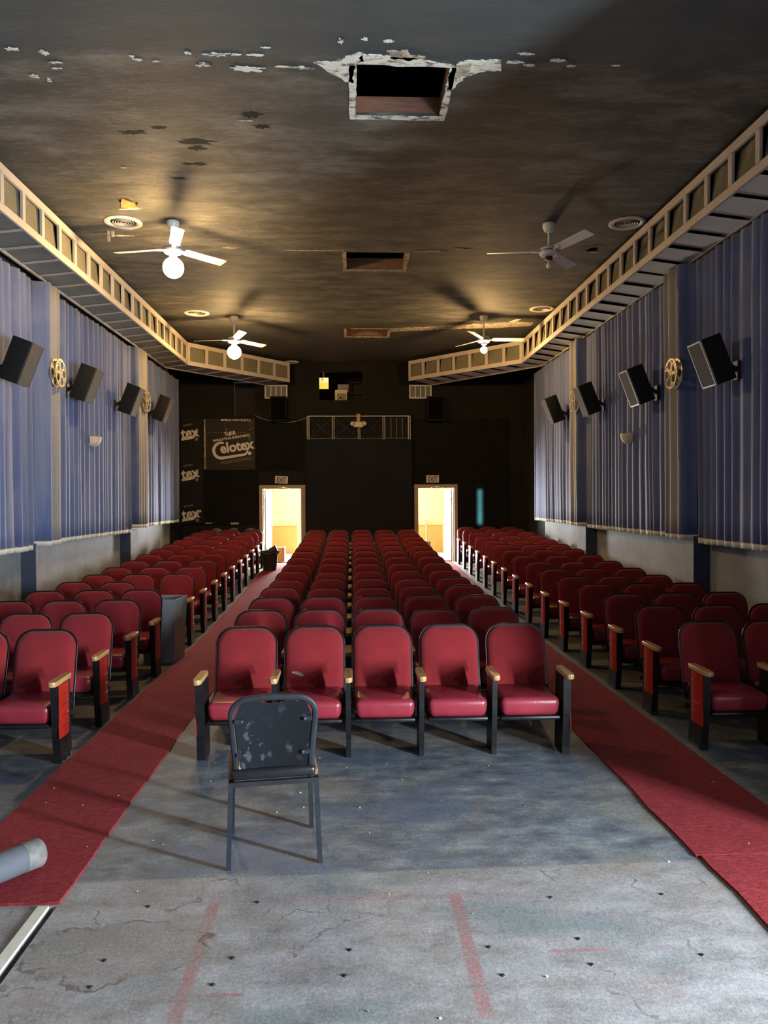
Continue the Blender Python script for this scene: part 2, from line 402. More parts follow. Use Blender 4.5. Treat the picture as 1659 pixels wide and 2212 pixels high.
class MB:
    def __init__(s):
        s.v, s.f = [], []

    def add(s, vs, fs):
        o = len(s.v)
        s.v += [tuple(p) for p in vs]
        s.f += [tuple(i + o for i in f) for f in fs]
        return s

    def box(s, x0, x1, y0, y1, z0, z1, mat=None):
        p = [(x0, y0, z0), (x1, y0, z0), (x1, y1, z0), (x0, y1, z0), (x0, y0, z1), (x1, y0, z1), (x1, y1, z1), (x0, y1, z1)]
        if mat is not None:
            p = [mat @ Vector(q) for q in p]
        return s.add(p, [(0, 3, 2, 1), (4, 5, 6, 7), (0, 1, 5, 4), (1, 2, 6, 5), (2, 3, 7, 6), (3, 0, 4, 7)])

    def bar(s, a, b, w, h, up=(0, 0, 1)):
        a, b = Vector(a), Vector(b)
        d = b - a
        n = d.normalized()
        sd = n.cross(Vector(up))
        if sd.length < 1e-4:
            sd = n.cross(Vector((0, 1, 0)))
        sd.normalize()
        u = sd.cross(n)
        p = []
        for q in (a, b):
            for i, j in ((-1, -1), (1, -1), (1, 1), (-1, 1)):
                p.append(q + sd * (w / 2 * i) + u * (h / 2 * j))
        return s.add(p, [(0, 1, 2, 3), (7, 6, 5, 4), (0, 4, 5, 1), (1, 5, 6, 2), (2, 6, 7, 3), (3, 7, 4, 0)])

    def prism(s, poly, fn, a, b):
        """poly of 2D points; fn(p, q, t) -> 3D; extruded from a to b"""
        n = len(poly)
        vs = [fn(p, q, a) for p, q in poly] + [fn(p, q, b) for p, q in poly]
        fs = [tuple(range(n))[::-1], tuple(range(n, 2 * n))]
        fs += [(i, (i + 1) % n, n + (i + 1) % n, n + i) for i in range(n)]
        return s.add(vs, fs)

    def tube(s, pts, r, seg=8, closed=False, cap=True):
        pts = [Vector(p) for p in pts]
        n = len(pts)
        rs = r if isinstance(r, (list, tuple)) else [r] * n
        rings = []
        prev = None
        for i, p in enumerate(pts):
            if closed:
                d = pts[(i + 1) % n] - pts[i - 1]
            else:
                d = pts[min(i + 1, n - 1)] - pts[max(i - 1, 0)]
            d.normalize()
            if prev is None:
                ref = Vector((0, 0, 1)) if abs(d.z) < 0.9 else Vector((0, 1, 0))
                a = d.cross(ref).normalized()
            else:
                a = (prev - d * prev.dot(d)).normalized()
            prev = a
            c = d.cross(a)
            rings.append([p + (a * math.cos(2 * PI * k / seg) + c * math.sin(2 * PI * k / seg)) * rs[i] for k in range(seg)])
        vs = [q for g in rings for q in g]
        fs = []
        m_ = n if closed else n - 1
        for i in range(m_):
            j = (i + 1) % n
            for k in range(seg):
                l = (k + 1) % seg
                fs.append((i * seg + k, i * seg + l, j * seg + l, j * seg + k))
        if not closed and cap:
            fs.append(tuple(range(seg))[::-1])
            fs.append(tuple((n - 1) * seg + k for k in range(seg)))
        return s.add(vs, fs)

    def lathe(s, prof, seg=20, c=(0, 0, 0), arc=(0, 2 * PI)):
        full = abs(arc[1] - arc[0] - 2 * PI) < 1e-6
        nn = seg if full else seg + 1
        vs, fs = [], []
        for r, z in prof:
            for k in range(nn):
                a = arc[0] + (arc[1] - arc[0]) * k / seg
                vs.append((c[0] + r * math.cos(a), c[1] + r * math.sin(a), c[2] + z))
        for i in range(len(prof) - 1):
            for k in range(seg):
                l = (k + 1) % nn
                fs.append((i * nn + k, i * nn + l, (i + 1) * nn + l, (i + 1) * nn + k))
        return s.add(vs, fs)

    def mesh(s, name, mat=None, smooth=False, ang=None):
        me = bpy.data.meshes.new(name)
        me.from_pydata(s.v, [], s.f)
        bm = bmesh.new()
        bm.from_mesh(me)
        bmesh.ops.remove_doubles(bm, verts=bm.verts, dist=1e-5)
        bmesh.ops.recalc_face_normals(bm, faces=bm.faces)
        bm.to_mesh(me)
        bm.free()
        if smooth:
            me.polygons.foreach_set('use_smooth', [True] * len(me.polygons))
            if ang:
                me.set_sharp_from_angle(angle=math.radians(ang))
        if mat:
            me.materials.append(M[mat])
        me.update()
        return me

    def build(s, name, mat, parent=None, smooth=False, ang=40):
        return link(name, s.mesh(name, mat, smooth, ang), parent)


def link(name, me, parent=None, loc=None, rot=None):
    o = bpy.data.objects.new(name, me)
    COL.objects.link(o)
    if parent:
        o.parent = parent
    if loc is not None:
        o.location = loc
    if rot is not None:
        o.rotation_euler = rot
    return o


def rbox(sx, sy, sz, bev, seg=3, c=(0, 0, 0), fn=None):
    bm = bmesh.new()
    bmesh.ops.create_cube(bm, size=1)
    for v in bm.verts:
        v.co = Vector((v.co.x * sx, v.co.y * sy, v.co.z * sz))
    bmesh.ops.bevel(bm, geom=list(bm.edges), offset=bev, segments=seg, profile=0.5, affect='EDGES')
    mb = MB()
    bm.verts.ensure_lookup_table()
    vs = []
    for v in bm.verts:
        p = v.co.copy()
        if fn:
            p = Vector(fn(p))
        vs.append(p + Vector(c))
    mb.add(vs, [tuple(v.index for v in f.verts) for f in bm.faces])
    bm.free()
    return mb


def tag(o, label=None, cat=None, group=None, kind=None):
    if label:
        o['label'] = label
    if cat:
        o['category'] = cat
    if group:
        o['group'] = group
    if kind:
        o['kind'] = kind
    return o


def thing(name, label, cat, loc=(0, 0, 0), rot=(0, 0, 0), group=None):
    o = link(name, None, None, loc, rot)
    o.empty_display_size = 0.1
    return tag(o, label, cat, group)


def struct(name, mb, mat, parent=None, smooth=False):
    o = mb.build(name, mat, parent, smooth)
    if parent is None:
        tag(o, kind='structure')
    return o


def text_mesh(body, size, mat, name='lettering', depth=0.002, offset=0.0, xs=1.0, align='CENTER'):
    cu_ = bpy.data.curves.new('txt', 'FONT')
    cu_.body = body
    cu_.size = size
    cu_.extrude = depth
    cu_.offset = offset
    cu_.align_x = align
    cu_.resolution_u = 4
    ob = bpy.data.objects.new('txt', cu_)
    COL.objects.link(ob)
    bpy.context.view_layer.update()
    dg = bpy.context.evaluated_depsgraph_get()
    me = bpy.data.meshes.new_from_object(ob.evaluated_get(dg))
    bpy.data.objects.remove(ob, do_unlink=True)
    bpy.data.curves.remove(cu_)
    for v in me.vertices:
        v.co.x *= xs
    me.name = name
    me.materials.clear()
    me.materials.append(M[mat])
    return me


def holed(u0, u1, v0, v1, holes, fn, t0, t1):
    """slab with rectangular holes. fn(u, v, t) -> 3D"""
    us = sorted({u0, u1, *[h[0] for h in holes], *[h[1] for h in holes]})
    vs_ = sorted({v0, v1, *[h[2] for h in holes], *[h[3] for h in holes]})
    us = [u for u in us if u0 <= u <= u1]
    vs_ = [v for v in vs_ if v0 <= v <= v1]

    def solid(i, j):
        if i < 0 or j < 0 or i >= len(us) - 1 or j >= len(vs_) - 1:
            return False
        cu_, cv = (us[i] + us[i + 1]) / 2, (vs_[j] + vs_[j + 1]) / 2
        return not any(h[0] < cu_ < h[1] and h[2] < cv < h[3] for h in holes)

    mb = MB()
    for i in range(len(us) - 1):
        for j in range(len(vs_) - 1):
            if not solid(i, j):
                continue
            a, b, c, d = us[i], us[i + 1], vs_[j], vs_[j + 1]
            for t_ in (t0, t1):
                mb.add([fn(a, c, t_), fn(b, c, t_), fn(b, d, t_), fn(a, d, t_)], [(0, 1, 2, 3)])
            for (di, dj, p, q) in ((-1, 0, (a, c), (a, d)), (1, 0, (b, c), (b, d)), (0, -1, (a, c), (b, c)), (0, 1, (a, d), (b, d))):
                if not solid(i + di, j + dj):
                    mb.add([fn(*p, t0), fn(*q, t0), fn(*q, t1), fn(*p, t1)], [(0, 1, 2, 3)])
    return mb


KN = [(-10, 0), (10, 0), (11, 0.012), (12, 0.042), (13, 0.08), (14, 0.12), (15, 0.16), (16, 0.205), (17, 0.25), (18, 0.288), (19.1, 0.315), (30, 0.315)]


def fz(y):
    for (a, za), (b, zb) in zip(KN, KN[1:]):
        if a <= y <= b:
            return za + (zb - za) * (y - a) / (b - a)
    return 0.0


ORD = ['front', 'second', 'third', 'fourth', 'fifth', 'sixth', 'seventh', 'eighth', 'ninth', 'tenth', 'eleventh', 'twelfth',
       'thirteenth', 'fourteenth', 'fifteenth']

# ================================================================== the room
D = 19.1
ZC = 5.28
XL, XR = -4.22, 4.32
YF = -4.0

# floor with the expansion groove beside the left aisle
mb = MB()
xs = [XL - 0.1, -1.405, -1.404, -1.376, -1.375, 0.0, XR + 0.1]
zs = [0, 0, -0.035, -0.035, 0, 0, 0]
ys = [YF - 0.1, 0, 2, 3.56, 3.57, 5, 7, 9, 10] + [10.5 + 0.5 * i for i in range(17)] + [D, D + 0.3]
vs_, fs_ = [], []
for y in ys:
    for x, z in zip(xs, zs):
        vs_.append((x, y, fz(y) + (z if y < 3.565 else 0)))
n = len(xs)
for j in range(len(ys) - 1):
    for i in range(n - 1):
        fs_.append((j * n + i, j * n + i + 1, (j + 1) * n + i + 1, (j + 1) * n + i))
mb.add(vs_, fs_)
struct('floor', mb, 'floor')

# ceiling with three rectangular openings and two broken holes
HOLES = [(0.06, 0.80, 6.04, 6.83), (-0.05, 0.78, 10.57, 11.36), (-0.08, 0.76, 15.25, 16.0)]
BREAK = [(-2.66, -2.40, 8.72, 9.03), (3.20, 3.44, 10.25, 10.50)]
mb = holed(XL - 0.1, XR + 0.1, YF - 0.1, D + 0.2, HOLES + BREAK, lambda u, v, t: (u, v, t), ZC, ZC + 0.03)
ceil = struct('ceiling', mb, 'ceiling')
struct('roof_deck', MB().box(XL - 0.1, XR + 0.1, YF - 0.1, D + 0.2, ZC + 0.95, ZC + 1.0), 'void')

# walls
mb = MB().box(XL - 0.15, XL, YF - 0.1, D + 0.2, -0.05, ZC + 1.0)
struct('wall_left', mb, 'wallgrey')
RH = [(0.65, 1.60, 0.0, 2.10), (-2.75, -1.85, 2.05, 2.95)]
mb = holed(YF - 0.1, D + 0.2, 0.0, ZC + 1.0, RH, lambda u, v, t: (t, u, v), XR, XR + 0.15)
struct('wall_right', mb, 'wallgrey')
mb = MB().box(XL - 0.1, XR + 0.1, YF - 0.2, YF, -0.05, ZC + 1.0)
struct('wall_front', mb, 'screen')
DL = (-2.20, -1.24)
DR = (1.655, 2.565)
DZ0, DZ1 = 0.315, 2.165
BOOTH = (-0.79, 0.29, 4.36, 5.075)
DARKO = (-2.90, -2.38, 3.98, 4.82)
mb = holed(XL - 0.1, XR + 0.1, -0.05, ZC + 1.0, [(DL[0], DL[1], DZ0, DZ1), (DR[0], DR[1], DZ0, DZ1), BOOTH, DARKO],
           lambda u, v, t: (u, t, v), D, D + 0.16)
wall_rear = struct('wall_rear', mb, 'darkwall')

# wing wall of the stage on the right, just out of view
struct('wall_wing_right', MB().box(3.42, XR, 2.55, 2.65, 0.0, ZC), 'darkwall')
struct('wall_wing_left', MB().box(XL, -3.5, 2.55, 2.65, 0.0, ZC), 'darkwall')

# side exit standing ajar and its leaf, side window frame (both beside the camera)
d3 = MB().box(XR + 0.02, XR + 0.07, 0.65, 0.93, 0.0, 2.1).build('door_3', 'doorwhite')
tag(d3, kind='structure')
d3b = MB().box(XR + 0.02, XR + 0.07, 1.30, 1.60, 0.0, 2.1).build('door_leaf', 'doorwhite', d3)
w1 = MB()
for a, b, c, d in ((-2.80, -1.80, 2.00, 2.05), (-2.80, -1.80, 2.95, 3.0), (-2.80, -2.75, 2.0, 3.0), (-1.85, -1.80, 2.0, 3.0)):
    w1.box(XR - 0.03, XR + 0.02, a, b, c, d)
struct('window_1', w1, 'cream')

# the ends of the side walls next to the rear wall are painted black
MB().box(XL, XL + 0.012, 17.9, D, fz(18), ZC).build('dark_end_panel', 'darkwall', bpy.data.objects['wall_left'])
MB().box(XR - 0.012, XR, 16.95, D, fz(17), ZC).build('dark_end_panel', 'darkwall', bpy.data.objects['wall_right'])

# pilasters on the side walls below and behind the curtains
for k, (x0, x1, y0, y1, sd) in enumerate([(XL, -4.03, 9.92, 10.45, 1), (XL, -4.03, 14.1, 14.6, 1), (4.12, XR, 9.05, 9.58, -1), (4.12, XR, 13.3, 13.8, -1)]):
    mb = MB().box(x0, x1, y0, y1, fz(y0) - 0.02, 1.34 if sd > 0 else 1.41)
    p = struct('trim_%d' % (k + 10), mb, 'pilgrey')
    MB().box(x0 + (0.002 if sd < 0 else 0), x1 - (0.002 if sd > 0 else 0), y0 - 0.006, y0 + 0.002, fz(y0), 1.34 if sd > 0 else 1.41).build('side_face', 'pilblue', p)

# white edge strip beside the groove
mb = MB().box(-1.455, -1.405, YF, 3.55, 0.0, 0.012)
struct('trim_1', mb, 'hem')

# ------------------------------------------------------------------ soffits with cream fascia
def soffit(name, sd, xi, xo, yc, end, yend_o):
    # inner fascia line: (xi, 2.5) -> (xi, yc) -> end ; z from ZB to ZT
    ZB, ZT = 4.72, 5.19
    core = MB()
    y0 = 2.7
    e = Vector((end[0], end[1], 0))
    c = Vector((xi, yc, 0))
    dg = (e - c).normalized()
    nrm = Vector((-dg.y, dg.x, 0))
    if nrm.x * sd < 0:
        nrm = -nrm           # pointing outwards (towards the wall)
    off = 0.13
    ip = [Vector((xi + sd * off, y0, 0)), Vector((xi + sd * off, yc + 0.05, 0)), e + nrm * off]
    op = [Vector((xo, y0, 0)), Vector((xo, yc + 0.35, 0)), Vector((end[0] + sd * 0.62, yend_o, 0))]
    for i in range(2):
        quad = [ip[i], ip[i + 1], op[i + 1], op[i]]
        core.prism([(q.x, q.y) for q in quad], lambda p, q, t: (p, q, t), ZB + 0.09, ZT - 0.02)
    root = core.build(name, 'void')
    tag(root, kind='structure')
    # rails
    segs = [(Vector((xi, y0, 0)), c), (c, e)]
    for a, b in segs:
        for z0, z1 in ((ZB, ZB + 0.085), (ZT - 0.085, ZT)):
            n_ = (b - a).normalized()
            q = Vector((-n_.y, n_.x, 0))
            if q.x * sd < 0:
                q = -q
            mb = MB()
            mb.prism([(a.x, a.y), (b.x, b.y), (b.x + q.x * 0.03, b.y + q.y * 0.03), (a.x + q.x * 0.03, a.y + q.y * 0.03)], lambda p, r, t: (p, r, t), z0, z1)
            mb.build('rail', 'cream', root)
        # mullions and cloth panels
        L_ = (b - a).length
        cnt = round(L_ / 0.49)
        n_ = (b - a).normalized()
        q = Vector((-n_.y, n_.x, 0))
        if q.x * sd < 0:
            q = -q
        for i in range(cnt + 1):
            s_ = L_ * i / cnt
            w = 0.035 if 0 < i < cnt else 0.06
            p = a + n_ * s_
            lo_, hi_ = max(0, s_ - w), min(L_, s_ + w)
            pa, pb = a + n_ * lo_, a + n_ * hi_
            mb = MB()
            mb.prism([(pa.x, pa.y), (pb.x, pb.y), (pb.x + q.x * 0.028, pb.y + q.y * 0.028), (pa.x + q.x * 0.028, pa.y + q.y * 0.028)], lambda u, r, t: (u, r, t), ZB + 0.08, ZT - 0.08)
            mb.build('mullion', 'cream', root)
            if i < cnt:
                s0, s1 = s_ + 0.02, s_ + L_ / cnt - 0.02
                tilt = 0.06 if sd > 0 else (0.025 if i % 3 else 0.045)
                tilt *= rnd.uniform(0.75, 1.15)
                va = a + n_ * s0
                vb = a + n_ * s1
                mb = MB()
                pts = []
                for dq in (0.0, 0.012):
                    pts += [va + q * (0.034 + dq) + Vector((0, 0, ZB + 0.03)), vb + q * (0.034 + dq) + Vector((0, 0, ZB + 0.03)),
                            vb + q * (0.034 + dq + tilt) + Vector((0, 0, ZT - 0.03)), va + q * (0.034 + dq + tilt * 0.4) + Vector((0, 0, ZT - 0.03))]
                mb.add(pts, [(0, 1, 2, 3), (7, 6, 5, 4), (0, 4, 5, 1), (1, 5, 6, 2), (2, 6, 7, 3), (3, 7, 4, 0)])
                mb.build('fascia_cloth', 'olive', root)
    # underside: slats and cloth panels
    for (a, b, oa, ob) in ((Vector((xi, y0, 0)), c, op[0], Vector((xo, yc + 0.35, 0))), (c, e, Vector((xo, yc + 0.35, 0)), op[2])):
        L_ = (b - a).length
        cnt = round(L_ / 0.49)
        for i in range(cnt):
            t0, t1 = i / cnt, (i + 1) / cnt
            g = 0.045 / L_ * 1.0
            def P(t_, w, z):
                s_ = a.lerp(b, t_)
                r_ = oa.lerp(ob, t_)
                v = s_.lerp(r_, w)
                return (v.x, v.y, z)
            mb = MB()
            z = ZB + 0.012
            dz = rnd.uniform(0.008, 0.02) if sd > 0 else rnd.uniform(0.0, 0.006)
            if sd > 0:
                # thin cloth sheets sagging at their near edges, black slots between them
                h0, h1 = ZB - 0.004 + rnd.uniform(0, 0.008), ZB + 0.034 + rnd.uniform(-0.006, 0.006)
                bot = [P(t0 + g * 0.6, 0.07, h0 + 0.006), P(t1, 0.07, h1), P(t1, 0.95, h1 - 0.01), P(t0 + g * 0.6, 0.95, h0)]
                top = [(p[0], p[1], p[2] + 0.004) for p in bot]
            else:
                top = [P(t0 + g, 0.07, z + 0.02), P(t1, 0.07, z + 0.02), P(t1, 0.95, z + 0.02), P(t0 + g, 0.95, z + 0.02)]
                bot = [P(t0 + g, 0.07, z), P(t1, 0.07, z - dz), P(t1, 0.95, z - dz), P(t0 + g, 0.95, z)]
            mb.add(bot + top, [(0, 1, 2, 3), (7, 6, 5, 4), (0, 4, 5, 1), (1, 5, 6, 2), (2, 6, 7, 3), (3, 7, 4, 0)])
            mb.build('soffit_cloth', 'greycloth' if sd < 0 else 'litcloth', root)
            mb = MB()
            z0, z1 = (ZB, ZB + 0.02) if sd < 0 else (ZB + 0.07, ZB + 0.085)
            bot = [P(t0 - g * 0.3, 0.05, z0), P(t0 + g * 0.8, 0.05, z0), P(t0 + g * 0.8, 0.97, z0), P(t0 - g * 0.3, 0.97, z0)]
            top = [(p[0], p[1], z1) for p in bot]
            mb.add(bot + top, [(0, 1, 2, 3), (7, 6, 5, 4), (0, 4, 5, 1), (1, 5, 6, 2), (2, 6, 7, 3), (3, 7, 4, 0)])
            mb.build('slat', 'cream' if sd < 0 else 'void', root)
        # outer edge strip
        mb = MB()
        d_ = (ob - oa).normalized()
        qn = Vector((-d_.y, d_.x, 0))
        if qn.x * sd > 0:
            qn = -qn
        pts = [oa, ob, ob + qn * 0.035, oa + qn * 0.035]
        mb.prism([(p.x, p.y) for p in pts], lambda u, r, t: (u, r, t), ZB - 0.005, ZB + 0.06)
        mb.build('edge_strip', 'cream', root)
    return root


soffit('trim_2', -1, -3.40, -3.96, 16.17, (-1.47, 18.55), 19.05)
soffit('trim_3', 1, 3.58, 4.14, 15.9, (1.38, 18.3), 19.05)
# curled loose end disc of the left fascia
e_ = MB().lathe([(0.0, 0.0), (0.17, 0.0), (0.17, 0.02), (0.0, 0.02)], 20, (-1.42, 18.62, 5.205))
struct('trim_4', e_, 'cream')

# ------------------------------------------------------------------ rear wall details (parts of the wall)
def rb(name, x0, x1, z0, z1, th, mat, parent=None, y=D):
    return MB().box(x0, x1, y - th, y, z0, z1).build(name, mat, parent)


# fluted black boards left and right: each flute a thin ledge
def fluted(x0, x1, z0, z1, th=0.015):
    mb = MB().box(x0, x1, D - th, D, z0, z1)
    z = z0 + 0.04
    while z < z1 - 0.02:
        mb.box(x0, x1, D - th - 0.004, D - th, z, z + 0.028)
        z += 0.062
    return mb


fluted(-3.66, -2.385, 1.33, 2.64).build('fluted_board', 'blackboard', wall_rear)
fluted(-2.375, -1.20, 2.62, 3.90).build('fluted_board', 'blackboard', wall_rear)
fluted(-2.375, -2.30, 1.33, 2.61).build('fluted_board', 'blackboard', wall_rear)
fluted(1.54, 3.98, 2.30, 3.90).build('fluted_board', 'blackboard', wall_rear)
fluted(2.66, 3.98, 0.40, 2.29).build('fluted_board', 'blackboard', wall_rear)
rb('pilaster_strip', 3.99, 4.31, 0.3, 3.9, 0.02, 'darkwall', wall_rear)
rb('rail_strip', -4.2, -2.31, 1.29, 1.33, 0.03, 'blackboard', wall_rear)
rb('torn_lath', -3.0, -2.8, 1.285, 1.335, 0.034, 'lathbrown', wall_rear)
rb('torn_lath', -3.62, -3.45, 1.31, 1.335, 0.034, 'lathbrown', wall_rear)
# scraped patches low on the left wall
for cx in (-3.35, -2.95, -2.5):
    mb = MB()
    pts = [(cx + 0.12 * math.cos(a) * (0.8 + 0.4 * rnd.random()), 1.14 + 0.05 * math.sin(a) * (0.7 + 0.6 * rnd.random())) for a in [i * PI / 6 for i in range(12)]]
    mb.prism(pts, lambda p, q, t: (p, t, q), D - 0.004, D)
    mb.build('scraped_patch', 'printdim', wall_rear)

# centre panel standing proud, grille band above
cp = MB().box(-1.12, 1.515, D - 0.12, D, 0.30, 3.38).build('centre_panel', 'darkpanel', wall_rear)
for x in (-1.12, 1.50):
    MB().box(x, x + 0.016, D - 0.124, D - 0.11, 1.2, 3.36).build('corner_bead', 'blackboard', cp)

gr = thing('ornamental_grille', 'band of four dark scrolled grille panels above the black centre panel', 'grille', (0.195, D - 0.06, 3.38))
MB().box(-1.27, 1.27, 0.03, 0.055, 0.0, 0.585).build('backing', 'void', gr)
MB().box(-1.27, 1.27, -0.05, -0.02, 0.565, 0.585).build('top_rail', 'goldtrim', gr)
for x in (-1.26, -0.64, 0.0, 0.62, 1.25):
    for dx in (-0.022, 0.022):
        MB().box(x + dx - 0.009, x + dx + 0.009, -0.045, 0.03, 0.0, 0.57).build('upright', 'goldtrim', gr)
for k, xa in enumerate((-1.22, -0.60, 0.04, 0.66)):
    xb = xa + 0.56
    mb = MB()
    if k == 3:
        for i in range(1, 4):
            x = xa + 0.56 * i / 4
            mb.tube([(x, 0.0, 0.04), (x, 0.0, 0.54)], 0.006, 6)
    else:
        for i in range(4):
            for j in range(4):
                cx, cz = xa + 0.07 + 0.14 * i, 0.08 + 0.135 * j
                mb.tube([(cx + 0.065 * math.cos(a), 0.0, cz + 0.065 * math.sin(a)) for a in [2 * PI * q / 10 for q in range(10)]], 0.004, 4, closed=True)
        mb.bar((xa, 0, 0.04), (xb, 0, 0.54), 0.008, 0.008, (0, 1, 0))
        mb.bar((xa, 0, 0.54), (xb, 0, 0.04), 0.008, 0.008, (0, 1, 0))
    mb.build('scroll_panel', 'bracket' if k < 3 else 'wire', gr)
    MB().box(xa - 0.015, xb + 0.015, -0.012, 0.012, 0.012, 0.035).build('bottom_bead', 'bracket', gr)

# emergency light on a timber stick
em = thing('emergency_light', 'white emergency light with two lamp heads on a raw timber stick', 'lamp', (0.18, D - 0.125, 3.67))
rbox(0.24, 0.07, 0.14, 0.02, 2, (0, -0.03, 0.07)).build('housing', 'signwhite', em, True)
MB().box(-0.045, 0.045, 0.005, 0.03, 0.12, 0.34).build('timber_stick', 'boxwood', em)
for sx in (-1, 1):
    h = MB().lathe([(0.0, 0.05), (0.045, 0.045), (0.065, 0.0), (0.062, -0.01), (0.0, -0.015)], 14)
    o = h.build('lamp_head', 'signwhite', em, True)
    o.location = (sx * 0.14, -0.05, 0.09)
    o.rotation_euler = (PI / 2, 0, sx * 0.5)
    o2 = MB().lathe([(0.0, -0.018), (0.05, -0.014)], 14).build('lens', 'chrome', o, True)

# projection booth behind its window
frame = MB()
for a, b, c, d in ((BOOTH[0] - 0.09, BOOTH[1] + 0.09, BOOTH[2] - 0.09, BOOTH[2]), (BOOTH[0] - 0.09, BOOTH[1] + 0.09, BOOTH[3], BOOTH[3] + 0.09),
                   (BOOTH[0] - 0.09, BOOTH[0], BOOTH[2], BOOTH[3]), (BOOTH[1], BOOTH[1] + 0.09, BOOTH[2], BOOTH[3])):
    frame.box(a, b, D - 0.03, D + 0.02, c, d)
struct('window_2', frame, 'darkwall')
bx = MB()
bx.box(-1.6, 1.1, D + 0.16, D + 2.2, 5.6, 5.65).box(-1.6, 1.1, D + 0.16, D + 2.2, 3.95, 4.0)
bx.box(-1.65, -1.6, D + 0.16, D + 2.2, 3.95, 5.65).box(1.1, 1.15, D + 0.16, D + 2.2, 3.95, 5.65).box(-1.65, 1.15, D + 2.2, D + 2.25, 3.95, 5.65)
struct('wall_booth', bx, 'darkwall')
lamp = thing('booth_lamp', 'square orange lit lampshade glowing in the projection booth window', 'lamp', (-0.69, D + 0.30, 4.69))
MB().box(-0.125, 0.125, -0.05, 0.05, 0.0, 0.15).build('lower_shade', 'orange', lamp)
MB().box(-0.125, 0.125, -0.05, 0.05, 0.152, 0.27).build('upper_shade', 'orangepale', lamp)
MB().bar((-0.04, -0.055, 0.27), (-0.01, -0.055, 0.19), 0.015, 0.01, (0, 1, 0)).build('hook', 'bracket', lamp)
MB().box(-0.02, 0.02, -0.02, 0.02, 0.27, 0.64).build('stem', 'bracket', lamp)
pj = thing('film_projector', 'olive cream projector head with round lens in the booth window', 'projector', (-0.25, D + 0.32, 4.0))
MB().box(-0.12, 0.12, -0.05, 0.25, 0.0, 0.36).build('pedestal', 'bracket', pj)
rbox(0.31, 0.34, 0.30, 0.02, 2, (0, 0.1, 0.51)).build('body', 'projcream', pj, True)
MB().box(-0.10, 0.13, -0.085, -0.06, 0.37, 0.56).build('face_plate', 'projdark', pj)
o = MB().lathe([(0.0, 0.06), (0.045, 0.06), (0.05, 0.0)], 16).build('lens', 'projcream', pj, True)
o.location = (-0.015, -0.08, 0.45); o.rotation_euler = (PI / 2, 0, 0)
o2 = MB().lathe([(0.0, 0.062), (0.032, 0.062)], 16).build('lens_glass', 'glass', o, True)
MB().lathe([(0.0, 0.0), (0.02, 0.0), (0.0, 0.012)], 10, (0, 0, 0)).build('knob', 'ventwhite', pj, True).location = (0.09, -0.09, 0.46)
cab = thing('booth_cabinet', 'dim brown open cabinet at the right of the booth window', 'cabinet', (0.13, D + 0.45, 4.0))
MB().box(-0.16, 0.16, 0.10, 0.13, 0.0, 0.85).build('back_panel', 'darkbrown', cab)
for x in (-0.16, 0.15):
    MB().box(x, x + 0.012, -0.1, 0.10, 0.0, 0.85).build('side_panel', 'darkbrown', cab)
for z in (0.30, 0.56, 0.84):
    MB().box(-0.148, 0.15, -0.1, 0.10, z, z + 0.02).build('shelf', 'darkbrown', cab)
st = MB().box(-0.35, -0.05, D + 0.9, D + 1.0, 4.68, 4.9).build('wall_box', 'darkpanel')
tag(st, 'dim grey box on the booth back wall above the projector', 'box')
MB().box(-0.34, -0.06, D + 0.89, D + 0.9, 4.69, 4.89).build('lid', 'wallgrey', st)
# legs to keep the box standing in the booth
MB().box(-0.33, -0.07, D + 0.91, D + 0.99, 4.0, 4.68).build('stand', 'darkpanel', st)
bl = bpy.data.lights.new('booth_bulb', 'POINT'); bl.energy = 5; bl.color = (1, 0.6, 0.25); bl.shadow_soft_size = 0.06
bo = bpy.data.objects.new('booth_bulb', bl); bo.location = (-0.62, D + 0.2, 5.2); COL.objects.link(bo)

# dark recess left of it with brown curtain boards
bx = MB()
bx.box(DARKO[0] - 0.05, DARKO[1] + 0.05, D + 0.5, D + 0.53, DARKO[2] - 0.05, DARKO[3] + 0.05)
for i in range(6):
    x = DARKO[0] + 0.02 + i * 0.085
    bx.box(x, x + 0.07, D + 0.47, D + 0.5, DARKO[2], DARKO[3])
struct('window_3', bx, 'darkbrown')

# sheathing boards with lettering
def stroke(pts, w, fn, mb):
    L_, R_ = [], []
    n_ = len(pts)
    for i, p in enumerate(pts):
        a, b = pts[max(i - 1, 0)], pts[min(i + 1, n_ - 1)]
        dx, dz = b[0] - a[0], b[1] - a[1]
        l = math.hypot(dx, dz) or 1
        nx, nz = -dz / l, dx / l
        ww = w[i] if isinstance(w, (list, tuple)) else w
        L_.append((p[0] + nx * ww / 2, p[1] + nz * ww / 2))
        R_.append((p[0] - nx * ww / 2, p[1] - nz * ww / 2))
    for i in range(n_ - 1):
        q = [L_[i], L_[i + 1], R_[i + 1], R_[i]]
        mb.add([fn(u, v) for u, v in q], [(0, 1, 2, 3)])


